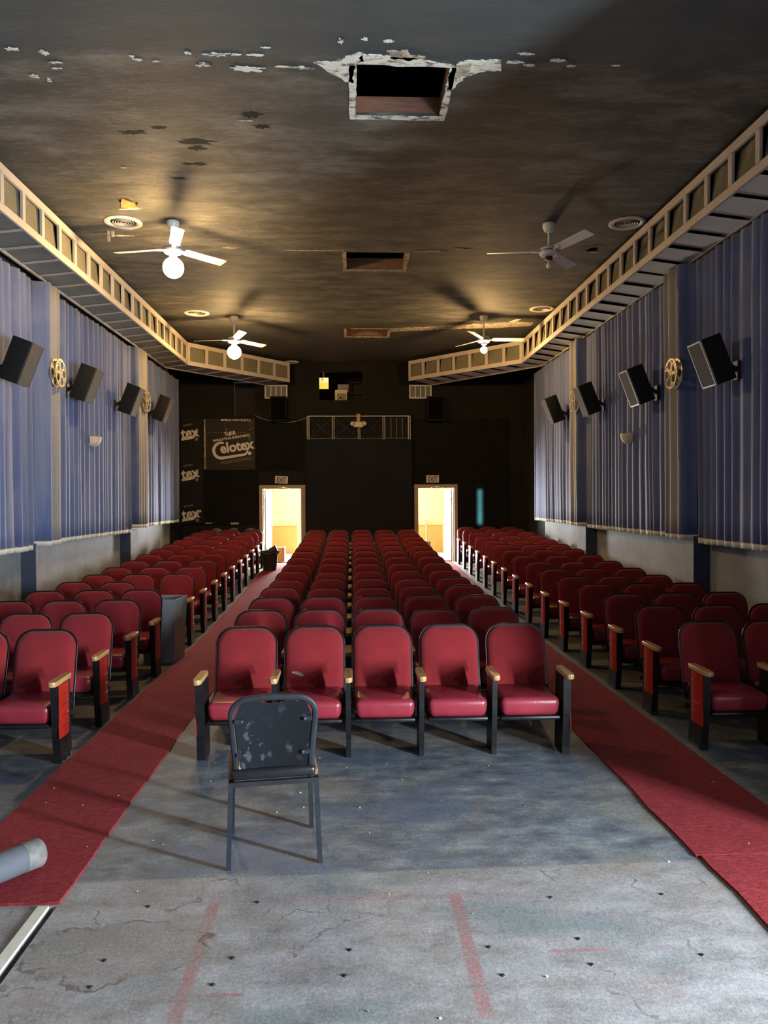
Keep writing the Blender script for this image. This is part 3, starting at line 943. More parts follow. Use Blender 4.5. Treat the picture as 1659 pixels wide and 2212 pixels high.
def logo(parent, ox, oz, sc, ang, mat, ypos):
    """the printed board mark: small two lines, the big word with a sweeping C, underline, round mark"""
    def place(o, u, v):
        c_, s_ = math.cos(ang), math.sin(ang)
        o.location = (ox + sc * (u * c_ - v * s_), ypos, oz + sc * (u * s_ + v * c_))
        o.rotation_euler = (PI / 2, -ang, 0)
    me = text_mesh('elotex', sc * 0.40, mat, offset=sc * 0.014, xs=0.93, align='LEFT')
    place(link('printed_word', me, parent), 0.13, 0.0)
    mb = MB()
    pts = []
    cx, cz = 0.16, 0.08
    for i in range(15):
        a = math.radians(62 + (270 - 62) * i / 14)
        pts.append((cx + 0.22 * math.cos(a), cz + 0.22 * math.sin(a)))
    pts += [(0.35, -0.14), (0.62, -0.14), (0.82, -0.14), (0.87, -0.09), (0.93, 0.03)]
    stroke(pts, [0.05 + 0.035 * min(1, i / 5) for i in range(15)] + [0.075, 0.07, 0.065, 0.05, 0.04], lambda u, v: (u * sc, v * sc, 0), mb)
    place(mb.build('printed_swoosh', mat, parent), 0, 0)
    me = text_mesh('Tuff-R', sc * 0.15, mat, offset=sc * 0.006, xs=0.85)
    place(link('printed_line', me, parent), 0.48, 0.47)
    me = text_mesh('INSULATING SHEATHING', sc * 0.093, mat, offset=sc * 0.003)
    place(link('printed_line', me, parent), 0.50, 0.36)
    mb = MB()
    for i in range(16):
        a, b = 2 * PI * i / 16, 2 * PI * (i + 1) / 16
        mb.add([(0.055 * sc * math.cos(a), 0.055 * sc * math.sin(a), 0), (0.055 * sc * math.cos(b), 0.055 * sc * math.sin(b), 0), (0, 0, 0)], [(0, 1, 2)])
    place(mb.build('round_mark', mat, parent), 0.94, -0.13)
    # barcode-like rows of fine print under the word
    mb = MB()
    rr = random.Random(3)
    for row in range(3):
        u = 0.08
        while u < 0.98:
            w = rr.uniform(0.01, 0.05)
            mb.add([(u * sc, (-0.25 - row * 0.032) * sc, 0), ((u + w) * sc, (-0.25 - row * 0.032) * sc, 0), ((u + w) * sc, (-0.232 - row * 0.032) * sc, 0), (u * sc, (-0.232 - row * 0.032) * sc, 0)], [(0, 1, 2, 3)])
            u += w + rr.uniform(0.008, 0.03)
    place(mb.build('fine_print', 'printdim', parent), 0, 0)


cb = thing('sheathing_board', 'square brown sheathing board with large pale printed brand word', 'board', (-2.995, D, 2.64))
MB().box(-0.615, 0.615, -0.035, -0.016, 0.0, 1.262).build('board', 'cardboard', cb)
MB().box(-0.64, -0.60, -0.04, -0.02, 0.02, 1.25).build('torn_edge', 'chiptan', cb)
logo(cb, -0.34, 0.39, 0.86, math.radians(9), 'print', -0.037)
mb = MB()
for i in range(24):
    x = -0.22 + i * 0.03
    mb.box(x, x + rnd.uniform(0.01, 0.028), -0.037, -0.035, 1.21 + rnd.uniform(-0.02, 0.02), 1.24 + rnd.uniform(0, 0.02))
mb.build('frayed_tape', 'print', cb)
mb = MB()
stroke([(0.42, 1.20), (0.52, 1.22), (0.54, 1.14), (0.47, 1.10), (0.55, 1.04), (0.50, 0.98), (0.43, 0.99)], 0.012, lambda u, v: (u, -0.0365, v), mb)
stroke([(-0.10, 1.05), (-0.11, 0.86), (-0.09, 0.94), (-0.05, 1.0)], 0.010, lambda u, v: (u, -0.0365, v), mb)
stroke([(-0.58, 0.90), (-0.48, 0.93), (0.1, 0.915), (0.4, 0.92)], 0.006, lambda u, v: (u, -0.0365, v), mb)
stroke([(0.44, 0.9), (0.46, 0.72), (0.50, 0.85), (0.52, 0.66)], 0.010, lambda u, v: (u, -0.0365, v), mb)
mb.build('chalk_marks', 'printdim', cb)

sb = thing('sheathing_strip', 'tall dark sheathing strip with three cut printed words beside the curtain', 'board', (-3.93, D, 1.335))
MB().box(-0.27, 0.265, -0.02, 0.0, 0.0, 2.57).build('board', 'sheath', sb)
for z in (2.03, 1.03, 0.03):
    # only the tail of the word reaches this strip: the board was cut through the print
    for wd, sz, u, v in (('tex', 0.36, -0.245, 0.10), ('EATHING', 0.062, -0.21, 0.40)):
        me = text_mesh(wd, sz, 'printdim' if wd != 'tex' else 'print', offset=sz * 0.03, align='LEFT', xs=0.88)
        o = link('printed_word', me, sb, (u, -0.022, z + v - 0.05), (PI / 2, -math.radians(9), 0))
    mb = MB()
    stroke([(-0.26, 0.0), (-0.1, 0.02), (0.02, 0.045), (0.09, 0.11), (0.14, 0.2)], [0.06, 0.055, 0.05, 0.04, 0.03], lambda u, v: (u, 0, v), mb)
    mb.build('printed_swoosh', 'print', sb).location = (0, -0.0225, z + 0.03)
    mb = MB().lathe([(0.0, 0.0), (0.042, 0.0)], 14)
    o = mb.build('round_mark', 'printdim', sb)
    o.location = (0.11, -0.0225, z - 0.01 + 0.045)
    o.rotation_euler = (PI / 2, 0, 0)
sw = rbox(0.10, 0.02, 0.06, 0.006, 2).build('switch_plate', 'signwhite', None, True)
sw.location = (-3.77, D - 0.028, 1.62)
tag(sw, 'small ivory switch plate low on the dark sheathing strip', 'switch')
MB().box(-0.012, 0.012, -0.016, -0.01, -0.008, 0.008).build('toggle', 'signwhite', sw)

# hanging wire
mb = MB()
pts = []
for i in range(21):
    t_ = i / 20
    pts.append((-2.37 + 1.28 * t_, D - 0.05, 3.98 - 0.05 * t_ - 0.20 * 4 * t_ * (1 - t_) * 0.75))
mb.tube(pts, 0.008, 6)
tag(mb.build('hanging_wire', 'wire', None, True), 'thin grey wire sagging below the left rear wall speaker', 'wire')

# exit signs
for k, (x, z, tl, lb) in enumerate(((-1.745, 2.285, -0.045, 'tilted cream exit sign above the left rear doorway'),
                                    (2.03, 2.29, 0.0, 'level cream exit sign above the right rear doorway'))):
    r = thing('exit_sign', lb, 'sign', (x, D - 0.022, z), (0, -tl, 0) if k else (0, 0.05, 0), 'exit signs')
    rbox(0.32, 0.03, 0.185, 0.006, 2, (0, 0, 0.10)).build('plate', 'signwhite', r, True)
    link('lettering', text_mesh('EXIT', 0.185, 'signink', offset=0.003, xs=0.62), r, (0, -0.017, 0.035), (PI / 2, 0, 0))

# rear wall grilles and speakers
for k, (x, lb, lb2) in enumerate(((-1.854, 'left', 'left'), (1.735, 'right', 'right'))):
    v = thing('air_grille', 'cream louvred air grille on the rear wall, %s one' % lb, 'vent', (x, D, 4.40), (0, 0, 0), 'rear wall air grilles')
    MB().box(-0.27, 0.27, -0.02, 0.0, 0.0, 0.34).build('backing', 'greycloth', v)
    for a, b, c, d in ((-0.28, 0.28, 0.0, 0.03), (-0.28, 0.28, 0.31, 0.34), (-0.28, -0.25, 0.03, 0.31), (0.25, 0.28, 0.03, 0.31), (-0.138, -0.118, 0.03, 0.31), (-0.01, 0.01, 0.03, 0.31), (0.118, 0.138, 0.03, 0.31)):
        MB().box(a, b, -0.035, -0.02, c, d).build('bar', 'ventwhite', v)
    for i in range(4):
        for j in range(5):
            x_ = -0.235 + i * 0.125 + j * 0.022
            MB().box(x_, x_ + 0.006, -0.031, -0.02, 0.03, 0.31).build('louvre', 'ventwhite', v) if False else None
for x, lb in ((-1.78, 'left'), (2.09, 'right')):
    r = thing('wall_speaker', 'black upright loudspeaker flat on the rear wall, %s of the centre panel' % lb, 'loudspeaker', (x, D - 0.02, 3.82), (0, 0, 0), 'rear wall loudspeakers')
    rbox(0.41, 0.24, 0.61, 0.012, 2, (0, -0.12, 0.305)).build('cabinet', 'spk', r, True)
    MB().box(-0.18, 0.18, -0.246, -0.24, 0.03, 0.58).build('grille', 'darkgrille', r)
    rimb = MB()
    for a, b, c, d in ((-0.195, 0.195, 0.015, 0.03), (-0.195, 0.195, 0.58, 0.595), (-0.195, -0.18, 0.03, 0.58), (0.18, 0.195, 0.03, 0.58)):
        rimb.box(a, b, -0.25, -0.238, c, d)
    rimb.build('grille_rim', 'spk', r)
    MB().box(-0.05, 0.05, 0.0, 0.02, 0.25, 0.36).build('bracket', 'bracket', r)

# doors: casings (structure) with closers, leaves opened into the lobby
def casing(name, x0, x1):
    mb = MB()
    w = 0.09
    mb.box(x0 - w, x0, D - 0.03, D + 0.17, DZ0, DZ1 + w).box(x1, x1 + w, D - 0.03, D + 0.17, DZ0, DZ1 + w).box(x0, x1, D - 0.03, D + 0.17, DZ1, DZ1 + w)
    o = struct(name, mb, 'doortrim')
    b = MB().box(x0, x0 + 0.02, D + 0.05, D + 0.16, DZ0, DZ1).box(x1 - 0.02, x1, D + 0.05, D + 0.16, DZ0, DZ1)
    b.build('stop_bead', 'doorwhite', o)
    cl = rbox(0.30, 0.06, 0.045, 0.012, 2, ((x0 + x1) / 2 + 0.03, D - 0.055, DZ1 + 0.02)).build('closer_body', 'chrome', o, True)
    MB().bar(((x0 + x1) / 2 - 0.08, D - 0.04, DZ1 + 0.0), ((x0 + x1) / 2 + 0.1, D + 0.1, DZ1 - 0.03), 0.02, 0.012).build('closer_arm', 'chrome', o)
    return o


c1 = casing('door_1', *DL)
c2 = casing('door_2', *DR)


def door_leaf(parent, hx, hy, ang, width):
    """six-panel leaf hinged at hx, hy"""
    r = MB().box(0, width, -0.02, 0.02, 0.02, 1.82).build('door_leaf', 'doorwhite', parent)
    r.location = (hx, hy, DZ0)
    r.rotation_euler = (0, 0, ang)
    for sx in (0.1, 0.52):
        for z0, z1 in ((0.15, 0.65), (0.78, 1.32), (1.43, 1.70)):
            for sd in (-1, 1):
                a = 0.02 if sd > 0 else -0.026
                mb = MB()
                x0, x1 = sx * width / 0.9, (sx + 0.28) * width / 0.9
                for q in ((x0, x1, z0, z0 + 0.02), (x0, x1, z1 - 0.02, z1), (x0, x0 + 0.02, z0, z1), (x1 - 0.02, x1, z0, z1)):
                    mb.box(q[0], q[1], a, a + 0.006, q[2], q[3])
                mb.build('panel_moulding', 'doortrim', r)
    rbox(0.05, 0.12, 0.05, 0.015, 2, (width - 0.07, 0, 0.9)).build('door_knob', 'chrome', r, True)
    for z in (0.25, 1.5):
        MB().box(-0.01, 0.03, -0.03, 0.03, z, z + 0.1).build('hinge', 'goldtrim', r)
    return r


door_leaf(c1, DL[0] + 0.03, D + 0.19, math.radians(87), 0.9)
door_leaf(c2, DR[1] - 0.03, D + 0.19, math.radians(95), 0.86)

# lobby behind the doors
LY1 = 22.6
lb_ = MB().box(-4.2, 4.3, D + 0.16, LY1 + 0.1, 0.24, DZ0)
struct('floor_lobby', lb_, 'lobbyfloor')
lb_ = MB().box(-4.2, 4.3, D + 0.16, LY1 + 0.1, 2.75, 2.8)
struct('ceiling_lobby', lb_, 'yellow')
mb = holed(-4.2, 4.3, DZ0, 2.8, [(-1.55, 1.88, DZ0 + 0.02, 2.5)], lambda u, v, t: (u, t, v), LY1 - 0.1, LY1 + 0.1)
lw = struct('wall_lobby', mb, 'yellow')
MB().box(-4.2, -1.6, LY1 - 0.125, LY1 - 0.1, DZ0, 1.13).build('wainscot', 'yellowdark', lw)
MB().box(1.93, 4.3, LY1 - 0.125, LY1 - 0.1, DZ0, 1.13).build('wainscot', 'yellowdark', lw)
MB().box(-4.2, -1.6, LY1 - 0.14, LY1 - 0.1, 1.13, 1.19).build('chair_rail', 'doortrim', lw)
MB().box(1.93, 4.3, LY1 - 0.14, LY1 - 0.1, 1.13, 1.19).build('chair_rail', 'doortrim', lw)
for x in (-2.62, 2.68):
    MB().box(x, x + 0.05, LY1 - 0.13, LY1 - 0.1, DZ0, 2.75).build('wall_batten', 'doortrim', lw)
mb = MB().box(-4.25, -4.2, D + 0.16, LY1 + 0.1, 0.24, 2.8).box(4.3, 4.35, D + 0.16, LY1 + 0.1, 0.24, 2.8)
struct('wall_lobby_sides', mb, 'yellow')
# street entrance frame
mb = MB()
for x in (-1.55, -0.55, 0.55, 1.83):
    mb.box(x - 0.03, x + 0.05, LY1 - 0.09, LY1 - 0.02, DZ0, 2.5)
struct('door_4', mb, 'doorwhite')
# shovel leaning in the lobby
sh = thing('shovel', 'long shovel with D-shaped wooden grip leaning in the right doorway', 'shovel', (2.16, 21.9, DZ0), (math.radians(-9), 0, 0))
MB().tube([(0, 0, 0.35), (0, 0, 0.86)], 0.018, 8).build('shaft', 'shovelwood', sh, True)
MB().tube([(0, 0, 0.86), (-0.06, 0, 0.94), (-0.055, 0, 0.98), (0.055, 0, 0.98), (0.06, 0, 0.94), (0, 0, 0.86)], 0.015, 6).build('grip', 'shovelwood', sh, True)
mb = MB().prism([(-0.11, 0.35), (0.11, 0.35), (0.10, 0.08), (0.0, 0.01), (-0.10, 0.08)], lambda p, q, t: (p, t, q), -0.006, 0.006)
mb.build('blade', 'bracket', sh)
bxo = thing('wooden_block', 'upright plywood box standing inside the left doorway', 'box', (-1.86, D + 0.55, DZ0))
MB().box(-0.13, 0.13, -0.1, 0.1, 0.0, 0.36).build('carcass', 'boxwood', bxo)
MB().box(0.13, 0.145, -0.11, 0.11, 0.0, 0.38).build('side_board', 'doorwhite', bxo)

# ------------------------------------------------------------------ ceiling openings: wells, rims and peeled plaster
for k, (x0, x1, y0, y1) in enumerate(HOLES):
    w = MB()
    zt = ZC + 0.42
    w.box(x0 - 0.03, x0, y0, y1, ZC + 0.03, ZC + 0.15).box(x1, x1 + 0.03, y0, y1, ZC + 0.03, ZC + 0.15)
    w.box(x0 - 0.03, x1 + 0.03, y1, y1 + 0.03, ZC + 0.03, ZC + 0.17).box(x0 - 0.03, x1 + 0.03, y0 - 0.03, y0, ZC + 0.03, ZC + 0.15)
    w.build('opening_frame', 'woodbrown', ceil)
    # raw rim strips
    rw = 0.055 if k == 0 else 0.05
    for a, b, c, d in ((x0 - rw, x0, y0, y1 + rw), (x1, x1 + rw, y0, y1 + rw), (x0, x1, y1, y1 + rw)):
        mb = MB()
        n_ = 12
        long_y = (d - c) > (b - a)
        top, bot = [], []
        for i in range(n_ + 1):
            t_ = i / n_
            j1, j2 = rnd.uniform(-0.008, 0.006), rnd.uniform(-0.006, 0.006)
            if long_y:
                top.append((a + j1, c + (d - c) * t_)); bot.append((b + j2, c + (d - c) * t_))
            else:
                top.append((a + (b - a) * t_, c + j1)); bot.append((a + (b - a) * t_, d + j2))
        mb.prism(top + bot[::-1], lambda p, q, t: (p, q, t), ZC - 0.008, ZC + 0.002)
        mb.build('raw_rim', 'chipwhite' if k == 0 else 'chiptan', ceil)


def flake(cx, cy, rx, ry, mat, name='bare_patch', jag=0.5, th=0.006, nn=20, seed=None):
    r_ = random.Random(seed if seed is not None else int((cx * 131 + cy * 977) * 100))
    pts = []
    for i in range(nn):
        a = 2 * PI * i / nn
        k_ = 1 + r_.uniform(-jag, jag)
        pts.append((cx + rx * k_ * math.cos(a), cy + ry * k_ * math.sin(a)))
    mb = MB().prism(pts, lambda p, q, t: (p, q, t), ZC - th, ZC + 0.002)
    return mb.build(name, mat, ceil)


def polyflake(pts, mat, th=0.008, jag=0.013, sub=7):
    r_ = random.Random(len(pts) * 7 + int(pts[0][0] * 100))
    out = []
    n_ = len(pts)
    for i in range(n_):
        a, b = pts[i], pts[(i + 1) % n_]
        for j in range(sub):
            t_ = j / sub
            out.append((a[0] + (b[0] - a[0]) * t_ + r_.uniform(-jag, jag), a[1] + (b[1] - a[1]) * t_ + r_.uniform(-jag, jag)))
    return MB().prism(out, lambda p, q, t: (p, q, t), ZC - th, ZC + 0.002).build('bare_patch', mat, ceil)


# first opening: peeled plaster spreading left and right from its near corners
polyflake([(0.05, 6.02), (0.03, 6.30), (-0.08, 6.22), (-0.27, 6.01), (-0.10, 6.00), (-0.02, 5.92), (0.10, 5.87), (0.12, 5.98)], 'chipwhite')
polyflake([(0.06, 6.03), (0.10, 5.90), (0.26, 5.90), (0.50, 5.93), (0.80, 6.01), (0.80, 6.04)], 'chipwhite')
polyflake([(0.81, 6.03), (0.90, 5.95), (1.06, 5.94), (1.19, 5.93), (1.20, 6.07), (1.05, 6.10), (0.93, 6.20), (0.85, 6.38), (0.81, 6.36)], 'chipwhite')
polyflake([(0.30, 5.84), (0.44, 5.83), (0.46, 5.88), (0.60, 5.92), (0.45, 5.96), (0.33, 5.93)], 'chiptan')
polyflake([(0.86, 6.02), (0.96, 5.98), (0.95, 6.12), (0.86, 6.22)], 'chiptan', th=0.011)
# small losses along the joint
for cx, cy, rx, ry in ((-0.80, 6.12, 0.11, 0.035), (-1.13, 6.07, 0.05, 0.03), (-1.0, 5.93, 0.09, 0.02), (-0.72, 5.93, 0.05, 0.012), (-1.22, 5.92, 0.025, 0.014),
                       (-0.86, 5.93, 0.03, 0.014), (-0.62, 5.83, 0.03, 0.008), (-2.31, 5.95, 0.035, 0.03), (-2.53, 5.91, 0.04, 0.02), (-2.28, 6.08, 0.045, 0.009),
                       (-2.30, 6.16, 0.035, 0.008), (-2.52, 6.28, 0.03, 0.025), (-2.42, 6.33, 0.014, 0.03), (-2.72, 5.88, 0.06, 0.01), (-0.45, 6.08, 0.10, 0.012), (-0.33, 6.10, 0.05, 0.01),
                       (1.30, 5.96, 0.06, 0.016), (1.42, 6.00, 0.05, 0.012), (1.62, 5.93, 0.05, 0.022), (1.75, 6.00, 0.03, 0.01), (1.36, 5.85, 0.05, 0.014), (2.1, 5.98, 0.03, 0.008),
                       (0.12, 5.70, 0.02, 0.02), (-0.06, 5.73, 0.018, 0.03), (0.30, 5.72, 0.03, 0.015), (-1.62, 6.02, 0.03, 0.012), (-1.50, 6.04, 0.025, 0.01), (-1.66, 5.98, 0.015, 0.02)):
    flake(cx, cy, rx, ry, 'chipwhite')
for cx, cy, rx, ry in ((-1.61, 10.42, 0.09, 0.03), (-2.3, 7.95, 0.03, 0.02), (-0.93, 6.95, 0.06, 0.012), (1.05, 10.5, 0.25, 0.02), (1.5, 10.4, 0.12, 0.04), (-0.5, 10.5, 0.3, 0.012), (-2.9, 9.98, 0.10, 0.018)):
    flake(cx, cy, rx, ry, 'chiptan')
# paint scars, darker
for cx, cy, rx, ry in ((-1.43, 7.36, 0.14, 0.06), (-1.47, 7.50, 0.07, 0.04), (-0.86, 6.85, 0.08, 0.05), (-0.80, 7.05, 0.06, 0.04), (-1.75, 7.1, 0.06, 0.03), (-2.0, 7.2, 0.10, 0.04), (-1.55, 7.85, 0.12, 0.03), (-1.8, 8.2, 0.08, 0.03)):
    flake(cx, cy, rx, ry, 'darkwall', 'paint_scar', th=0.002)
# third opening: the long torn strip to the right
polyflake([(0.78, 15.25), (1.2, 15.12), (1.6, 15.02), (2.2, 14.86), (2.9, 14.70), (3.52, 14.62), (3.54, 14.92), (2.9, 15.10), (2.2, 15.20), (1.55, 15.30), (1.1, 15.42), (0.80, 15.50)], 'chiptan', jag=0.03)
polyflake([(3.05, 14.62), (3.15, 14.38), (3.22, 14.40), (3.20, 14.64)], 'chipwhite')
polyflake([(0.0, 15.24), (0.75, 15.23), (0.74, 15.27), (0.02, 15.27)], 'chiptan', jag=0.006)
# broken holes: insulation and jagged rims
for k, (x0, x1, y0, y1) in enumerate(BREAK):
    cx, cy = (x0 + x1) / 2, (y0 + y1) / 2
    mb = MB()
    out, inn = [], []
    r_ = random.Random(20 + k)
    for i in range(18):
        a = 2 * PI * i / 18
        kx = (x1 - x0) * 0.78
        ky = (y1 - y0) * 0.78
        out.append((cx + kx * math.cos(a), cy + ky * math.sin(a)))
        q = r_.uniform(0.32, 0.62)
        inn.append((cx + kx * q * math.cos(a), cy + ky * q * math.sin(a)))
    vs_ = [(p[0], p[1], ZC - 0.003) for p in out] + [(p[0], p[1], ZC - 0.003) for p in inn] + [(p[0], p[1], ZC + 0.02) for p in inn]
    fs_ = []
    for i in range(18):
        j = (i + 1) % 18
        fs_ += [(i, j, 18 + j, 18 + i), (18 + i, 18 + j, 36 + j, 36 + i)]
    mb.add(vs_, fs_)
    mb.build('jagged_rim', 'ceiling', ceil)
    mb = MB().box(x0 - 0.1, x1 + 0.1, y0 - 0.1, y1 + 0.1, ZC + 0.26, ZC + 0.28)
    mb.build('attic_board', 'void', ceil)
    if k == 0:
        pts = [(-2.64, 9.02), (-2.44, 9.04), (-2.47, 8.86), (-2.55, 8.74), (-2.60, 8.86)]
        mb = MB().prism(pts, lambda p, q, t: (p, q + (t - ZC) * 0.4, t), ZC - 0.012, ZC + 0.05)
        mb.build('hanging_insulation', 'insul', ceil)
        flake(-2.56, 9.07, 0.14, 0.02, 'chipwhite', seed=4)
    else:
        flake(cx + 0.02, cy + 0.1, 0.10, 0.02, 'chiptan', seed=5)
for dx, l in ((0.0, 0.13), (0.05, 0.07)):
    o = MB().box(-3.05 + dx, -3.02 + dx, 9.80, 9.83, ZC - l, ZC).build('hanging_lath', 'chiptan', ceil)

# ------------------------------------------------------------------ round ceiling diffusers
mb_ring = MB().lathe([(0.155, -0.004), (0.17, -0.016), (0.20, -0.020), (0.225, -0.008), (0.225, 0.0), (0.155, 0.0)], 28)
dm = mb_ring.mesh('rim', 'ventwhite', True, 40)
cone = []
for r_ in (0.035, 0.065, 0.095, 0.125):
    cone.append(MB().lathe([(r_ - 0.006, -0.003), (r_, -0.011), (r_ + 0.003, -0.010), (r_ - 0.003, -0.002)], 24).mesh('cone_ring', 'ventwhite', True, 40))
back = MB().lathe([(0.0, -0.001), (0.16, -0.001)], 24).mesh('dark_throat', 'void')
for x, y, lb in ((-2.76, 9.50, 'round ceiling air diffuser beside the near left glowing fan'), (-2.78, 14.02, 'round ceiling air diffuser beside the far left glowing fan'),
                 (3.43, 9.37, 'round ceiling air diffuser beside the unlit right fan'), (3.43, 13.6, 'round ceiling air diffuser beside the far right glowing fan')):
    r = thing('ceiling_diffuser', lb, 'vent', (x, y, ZC), (0, 0, 0), 'round ceiling diffusers')
    link('rim', dm, r)
    for c_ in cone:
        link('cone_ring', c_, r)
    link('dark_throat', back, r)

# ------------------------------------------------------------------ ceiling fans
canopy_m = MB().lathe([(0.0, 0.0), (0.075, 0.0), (0.078, -0.03), (0.055, -0.09), (0.042, -0.10), (0.0, -0.10)], 18).mesh('canopy', 'fanwhite', True, 35)
motor_m = MB().lathe([(0.0, 0.06), (0.05, 0.055), (0.105, 0.035), (0.115, 0.0), (0.115, -0.035), (0.10, -0.055), (0.06, -0.065), (0.0, -0.065)], 24).mesh('motor', 'fanwhite', True, 35)
band_m = MB().lathe([(0.116, 0.008), (0.119, 0.0), (0.116, -0.012)], 24).mesh('motor_band', 'fangrey', True)
blade_poly = [(0.16, -0.045), (0.20, -0.06), (0.74, -0.07), (0.76, -0.06), (0.76, 0.06), (0.74, 0.07), (0.20, 0.06), (0.16, 0.045)]
blade_m = MB().prism(blade_poly, lambda p, q, t: (p, q, t - q * 0.24), -0.004, 0.004).mesh('blade', 'fanwhite')
iron_m = MB().bar((0.09, 0, -0.01), (0.22, 0, 0.0), 0.05, 0.012).mesh('blade_iron', 'fanwhite')


def fan(x, y, rod, b0, kind, label):
    r = thing('ceiling_fan', label, 'ceiling fan', (x, y, ZC), (0, 0, 0), 'three-bladed ceiling fans')
    link('canopy', canopy_m, r)
    MB().tube([(0, 0, -0.1), (0, 0, -rod)], 0.014, 8).build('downrod', 'fanwhite', r, True)
    mo = link('motor', motor_m, r, (0, 0, -rod))
    link('motor_band', band_m, mo)
    for k in range(3):
        a = math.radians(b0 + 120 * k)
        bl_ = link('blade', blade_m, r, (0, 0, -rod), (0, 0, a))
        link('blade_iron', iron_m, bl_)
    z = -rod - 0.065
    if kind == 'globe':
        MB().lathe([(0.0, 0.0), (0.05, 0.0), (0.045, -0.04), (0.035, -0.06), (0.0, -0.06)], 16, (0, 0, z)).build('light_fitter', 'fanwhite', r, True)
        prof = [(0.125 * math.sin(PI * i / 16), -0.125 * math.cos(PI * i / 16)) for i in range(17)]
        MB().lathe([(max(p, 1e-4), q) for p, q in prof], 24, (0, 0, z - 0.165)).build('globe', 'globe', r, True)
    else:
        MB().lathe([(0.0, 0.0), (0.045, 0.0), (0.05, -0.03), (0.03, -0.045), (0.0, -0.045)], 16, (0, 0, z)).build('light_fitter', 'fanwhite' if kind == 'bulb' else 'brass', r, True)
        R_ = 0.062 if kind == 'bulb' else 0.035
        prof = [(0.014, 0.0), (0.016, -0.03)] + [(R_ * math.sin(a), -0.05 - R_ - R_ * math.cos(PI - a) * -1 * -1) for a in []]
        pr = [(0.013, 0.0), (0.015, -0.025)]
        for i in range(3, 13):
            a = PI * i / 12
            pr.append((max(R_ * math.sin(a), 1e-4), -0.03 - R_ * 0.9 + R_ * math.cos(a)))
        MB().lathe(pr, 18, (0, 0, z - 0.045)).build('bulb', 'bulb' if kind == 'bulb' else 'frost', r, True)
    MB().tube([(0.05, -0.05, -rod - 0.06), (0.05, -0.05, -rod - 0.16)], 0.002, 4).build('pull_chain', 'chrome', r)
    return r


fan(-2.155, 9.47, 0.33, 47, 'globe', 'white ceiling fan with glowing globe, near left and largest in view')
fan(-2.15, 14.28, 0.43, 50, 'globe', 'white ceiling fan with glowing globe over the far left soffit corner')
fan(2.48, 14.18, 0.43, 2, 'bulb', 'white ceiling fan with small glowing bulb by torn plaster')
fan(2.465, 9.43, 0.34, 53, 'off', 'white ceiling fan with bare unlit bulb, near right')

# ------------------------------------------------------------------ carpets
def runner(name, x0, x1, y0, y1, label, cat='carpet'):
    ys_ = [y0] + [y for y in [i * 0.25 for i in range(0, 80)] if y0 + 0.05 < y < y1 - 0.05] + [y1]
    mb = MB()
    vs_, fs_ = [], []
    r_ = random.Random(5)
    for y in ys_:
        e0, e1 = r_.uniform(-0.008, 0.008), r_.uniform(-0.008, 0.008)
        z = fz(y)
        vs_ += [(x0 + e0, y, z), (x0 + e0, y, z + 0.014), (x1 + e1, y, z + 0.014), (x1 + e1, y, z)]
    for i in range(len(ys_) - 1):
        for k in range(4):
            l = (k + 1) % 4
            fs_.append((i * 4 + k, i * 4 + l, (i + 1) * 4 + l, (i + 1) * 4 + k))
    n_ = len(ys_)
    fs_ += [(0, 1, 2, 3), tuple((n_ - 1) * 4 + k for k in (3, 2, 1, 0))]
    mb.add(vs_, fs_)
    return tag(mb.build(name, 'carpet'), label, cat, 'red aisle carpet runners')


runner('carpet_runner', -2.05, -1.375, 3.58, 19.0, 'long red carpet runner up the left aisle to the left exit door')
runner('carpet_runner', 1.775, 2.49, 3.875, 19.0, 'long red carpet runner up the right aisle to the right exit door')
runner('carpet_runner', 1.80, 2.53, -0.5, 3.865, 'short brighter red carpet piece at the near right, before the seam')

# ------------------------------------------------------------------ theatre seats
def rounded_outline(w, z0, z1, rt, rbm, n_=6):
    pts = []
    for (cx, cz, r_, a0) in ((w / 2 - rt, z1 - rt, rt, 0), (-w / 2 + rt, z1 - rt, rt, 90), (-w / 2 + rbm, z0 + rbm, rbm, 180), (w / 2 - rbm, z0 + rbm, rbm, 270)):
        for i in range(n_ + 1):
            a = math.radians(a0 + 90 * i / n_)
            pts.append((cx + r_ * math.cos(a), cz + r_ * math.sin(a)))
    return pts


def padded(pts, y_back, y_edge, y_front):
    """cushion from an outline: back ring, edge ring, two inset rings and a face"""
    cx = sum(p[0] for p in pts) / len(pts)
    cz = sum(p[1] for p in pts) / len(pts)
    hw = max(abs(p[0] - cx) for p in pts)
    hh = max(abs(p[1] - cz) for p in pts)

    def inset(d):
        return [(cx + (p[0] - cx) * (1 - d / hw), cz + (p[1] - cz) * (1 - d / hh)) for p in pts]
    rings = [(pts, y_back), (pts, y_edge), (inset(0.012), y_edge * 0.45 + y_front * 0.55), (inset(0.045), y_edge * 0.15 + y_front * 0.85), (inset(0.12), y_front)]
    n_ = len(pts)
    vs_ = [(p[0], y, p[1]) for ring, y in rings for p in ring]
    fs_ = [tuple(range(n_))]
    for i in range(len(rings) - 1):
        for k in range(n_):
            l = (k + 1) % n_
            fs_.append((i * n_ + k, i * n_ + l, (i + 1) * n_ + l, (i + 1) * n_ + k))
    fs_.append(tuple((len(rings) - 1) * n_ + k for k in range(n_)))
    return MB().add(vs_, fs_)


PITCH = 0.532
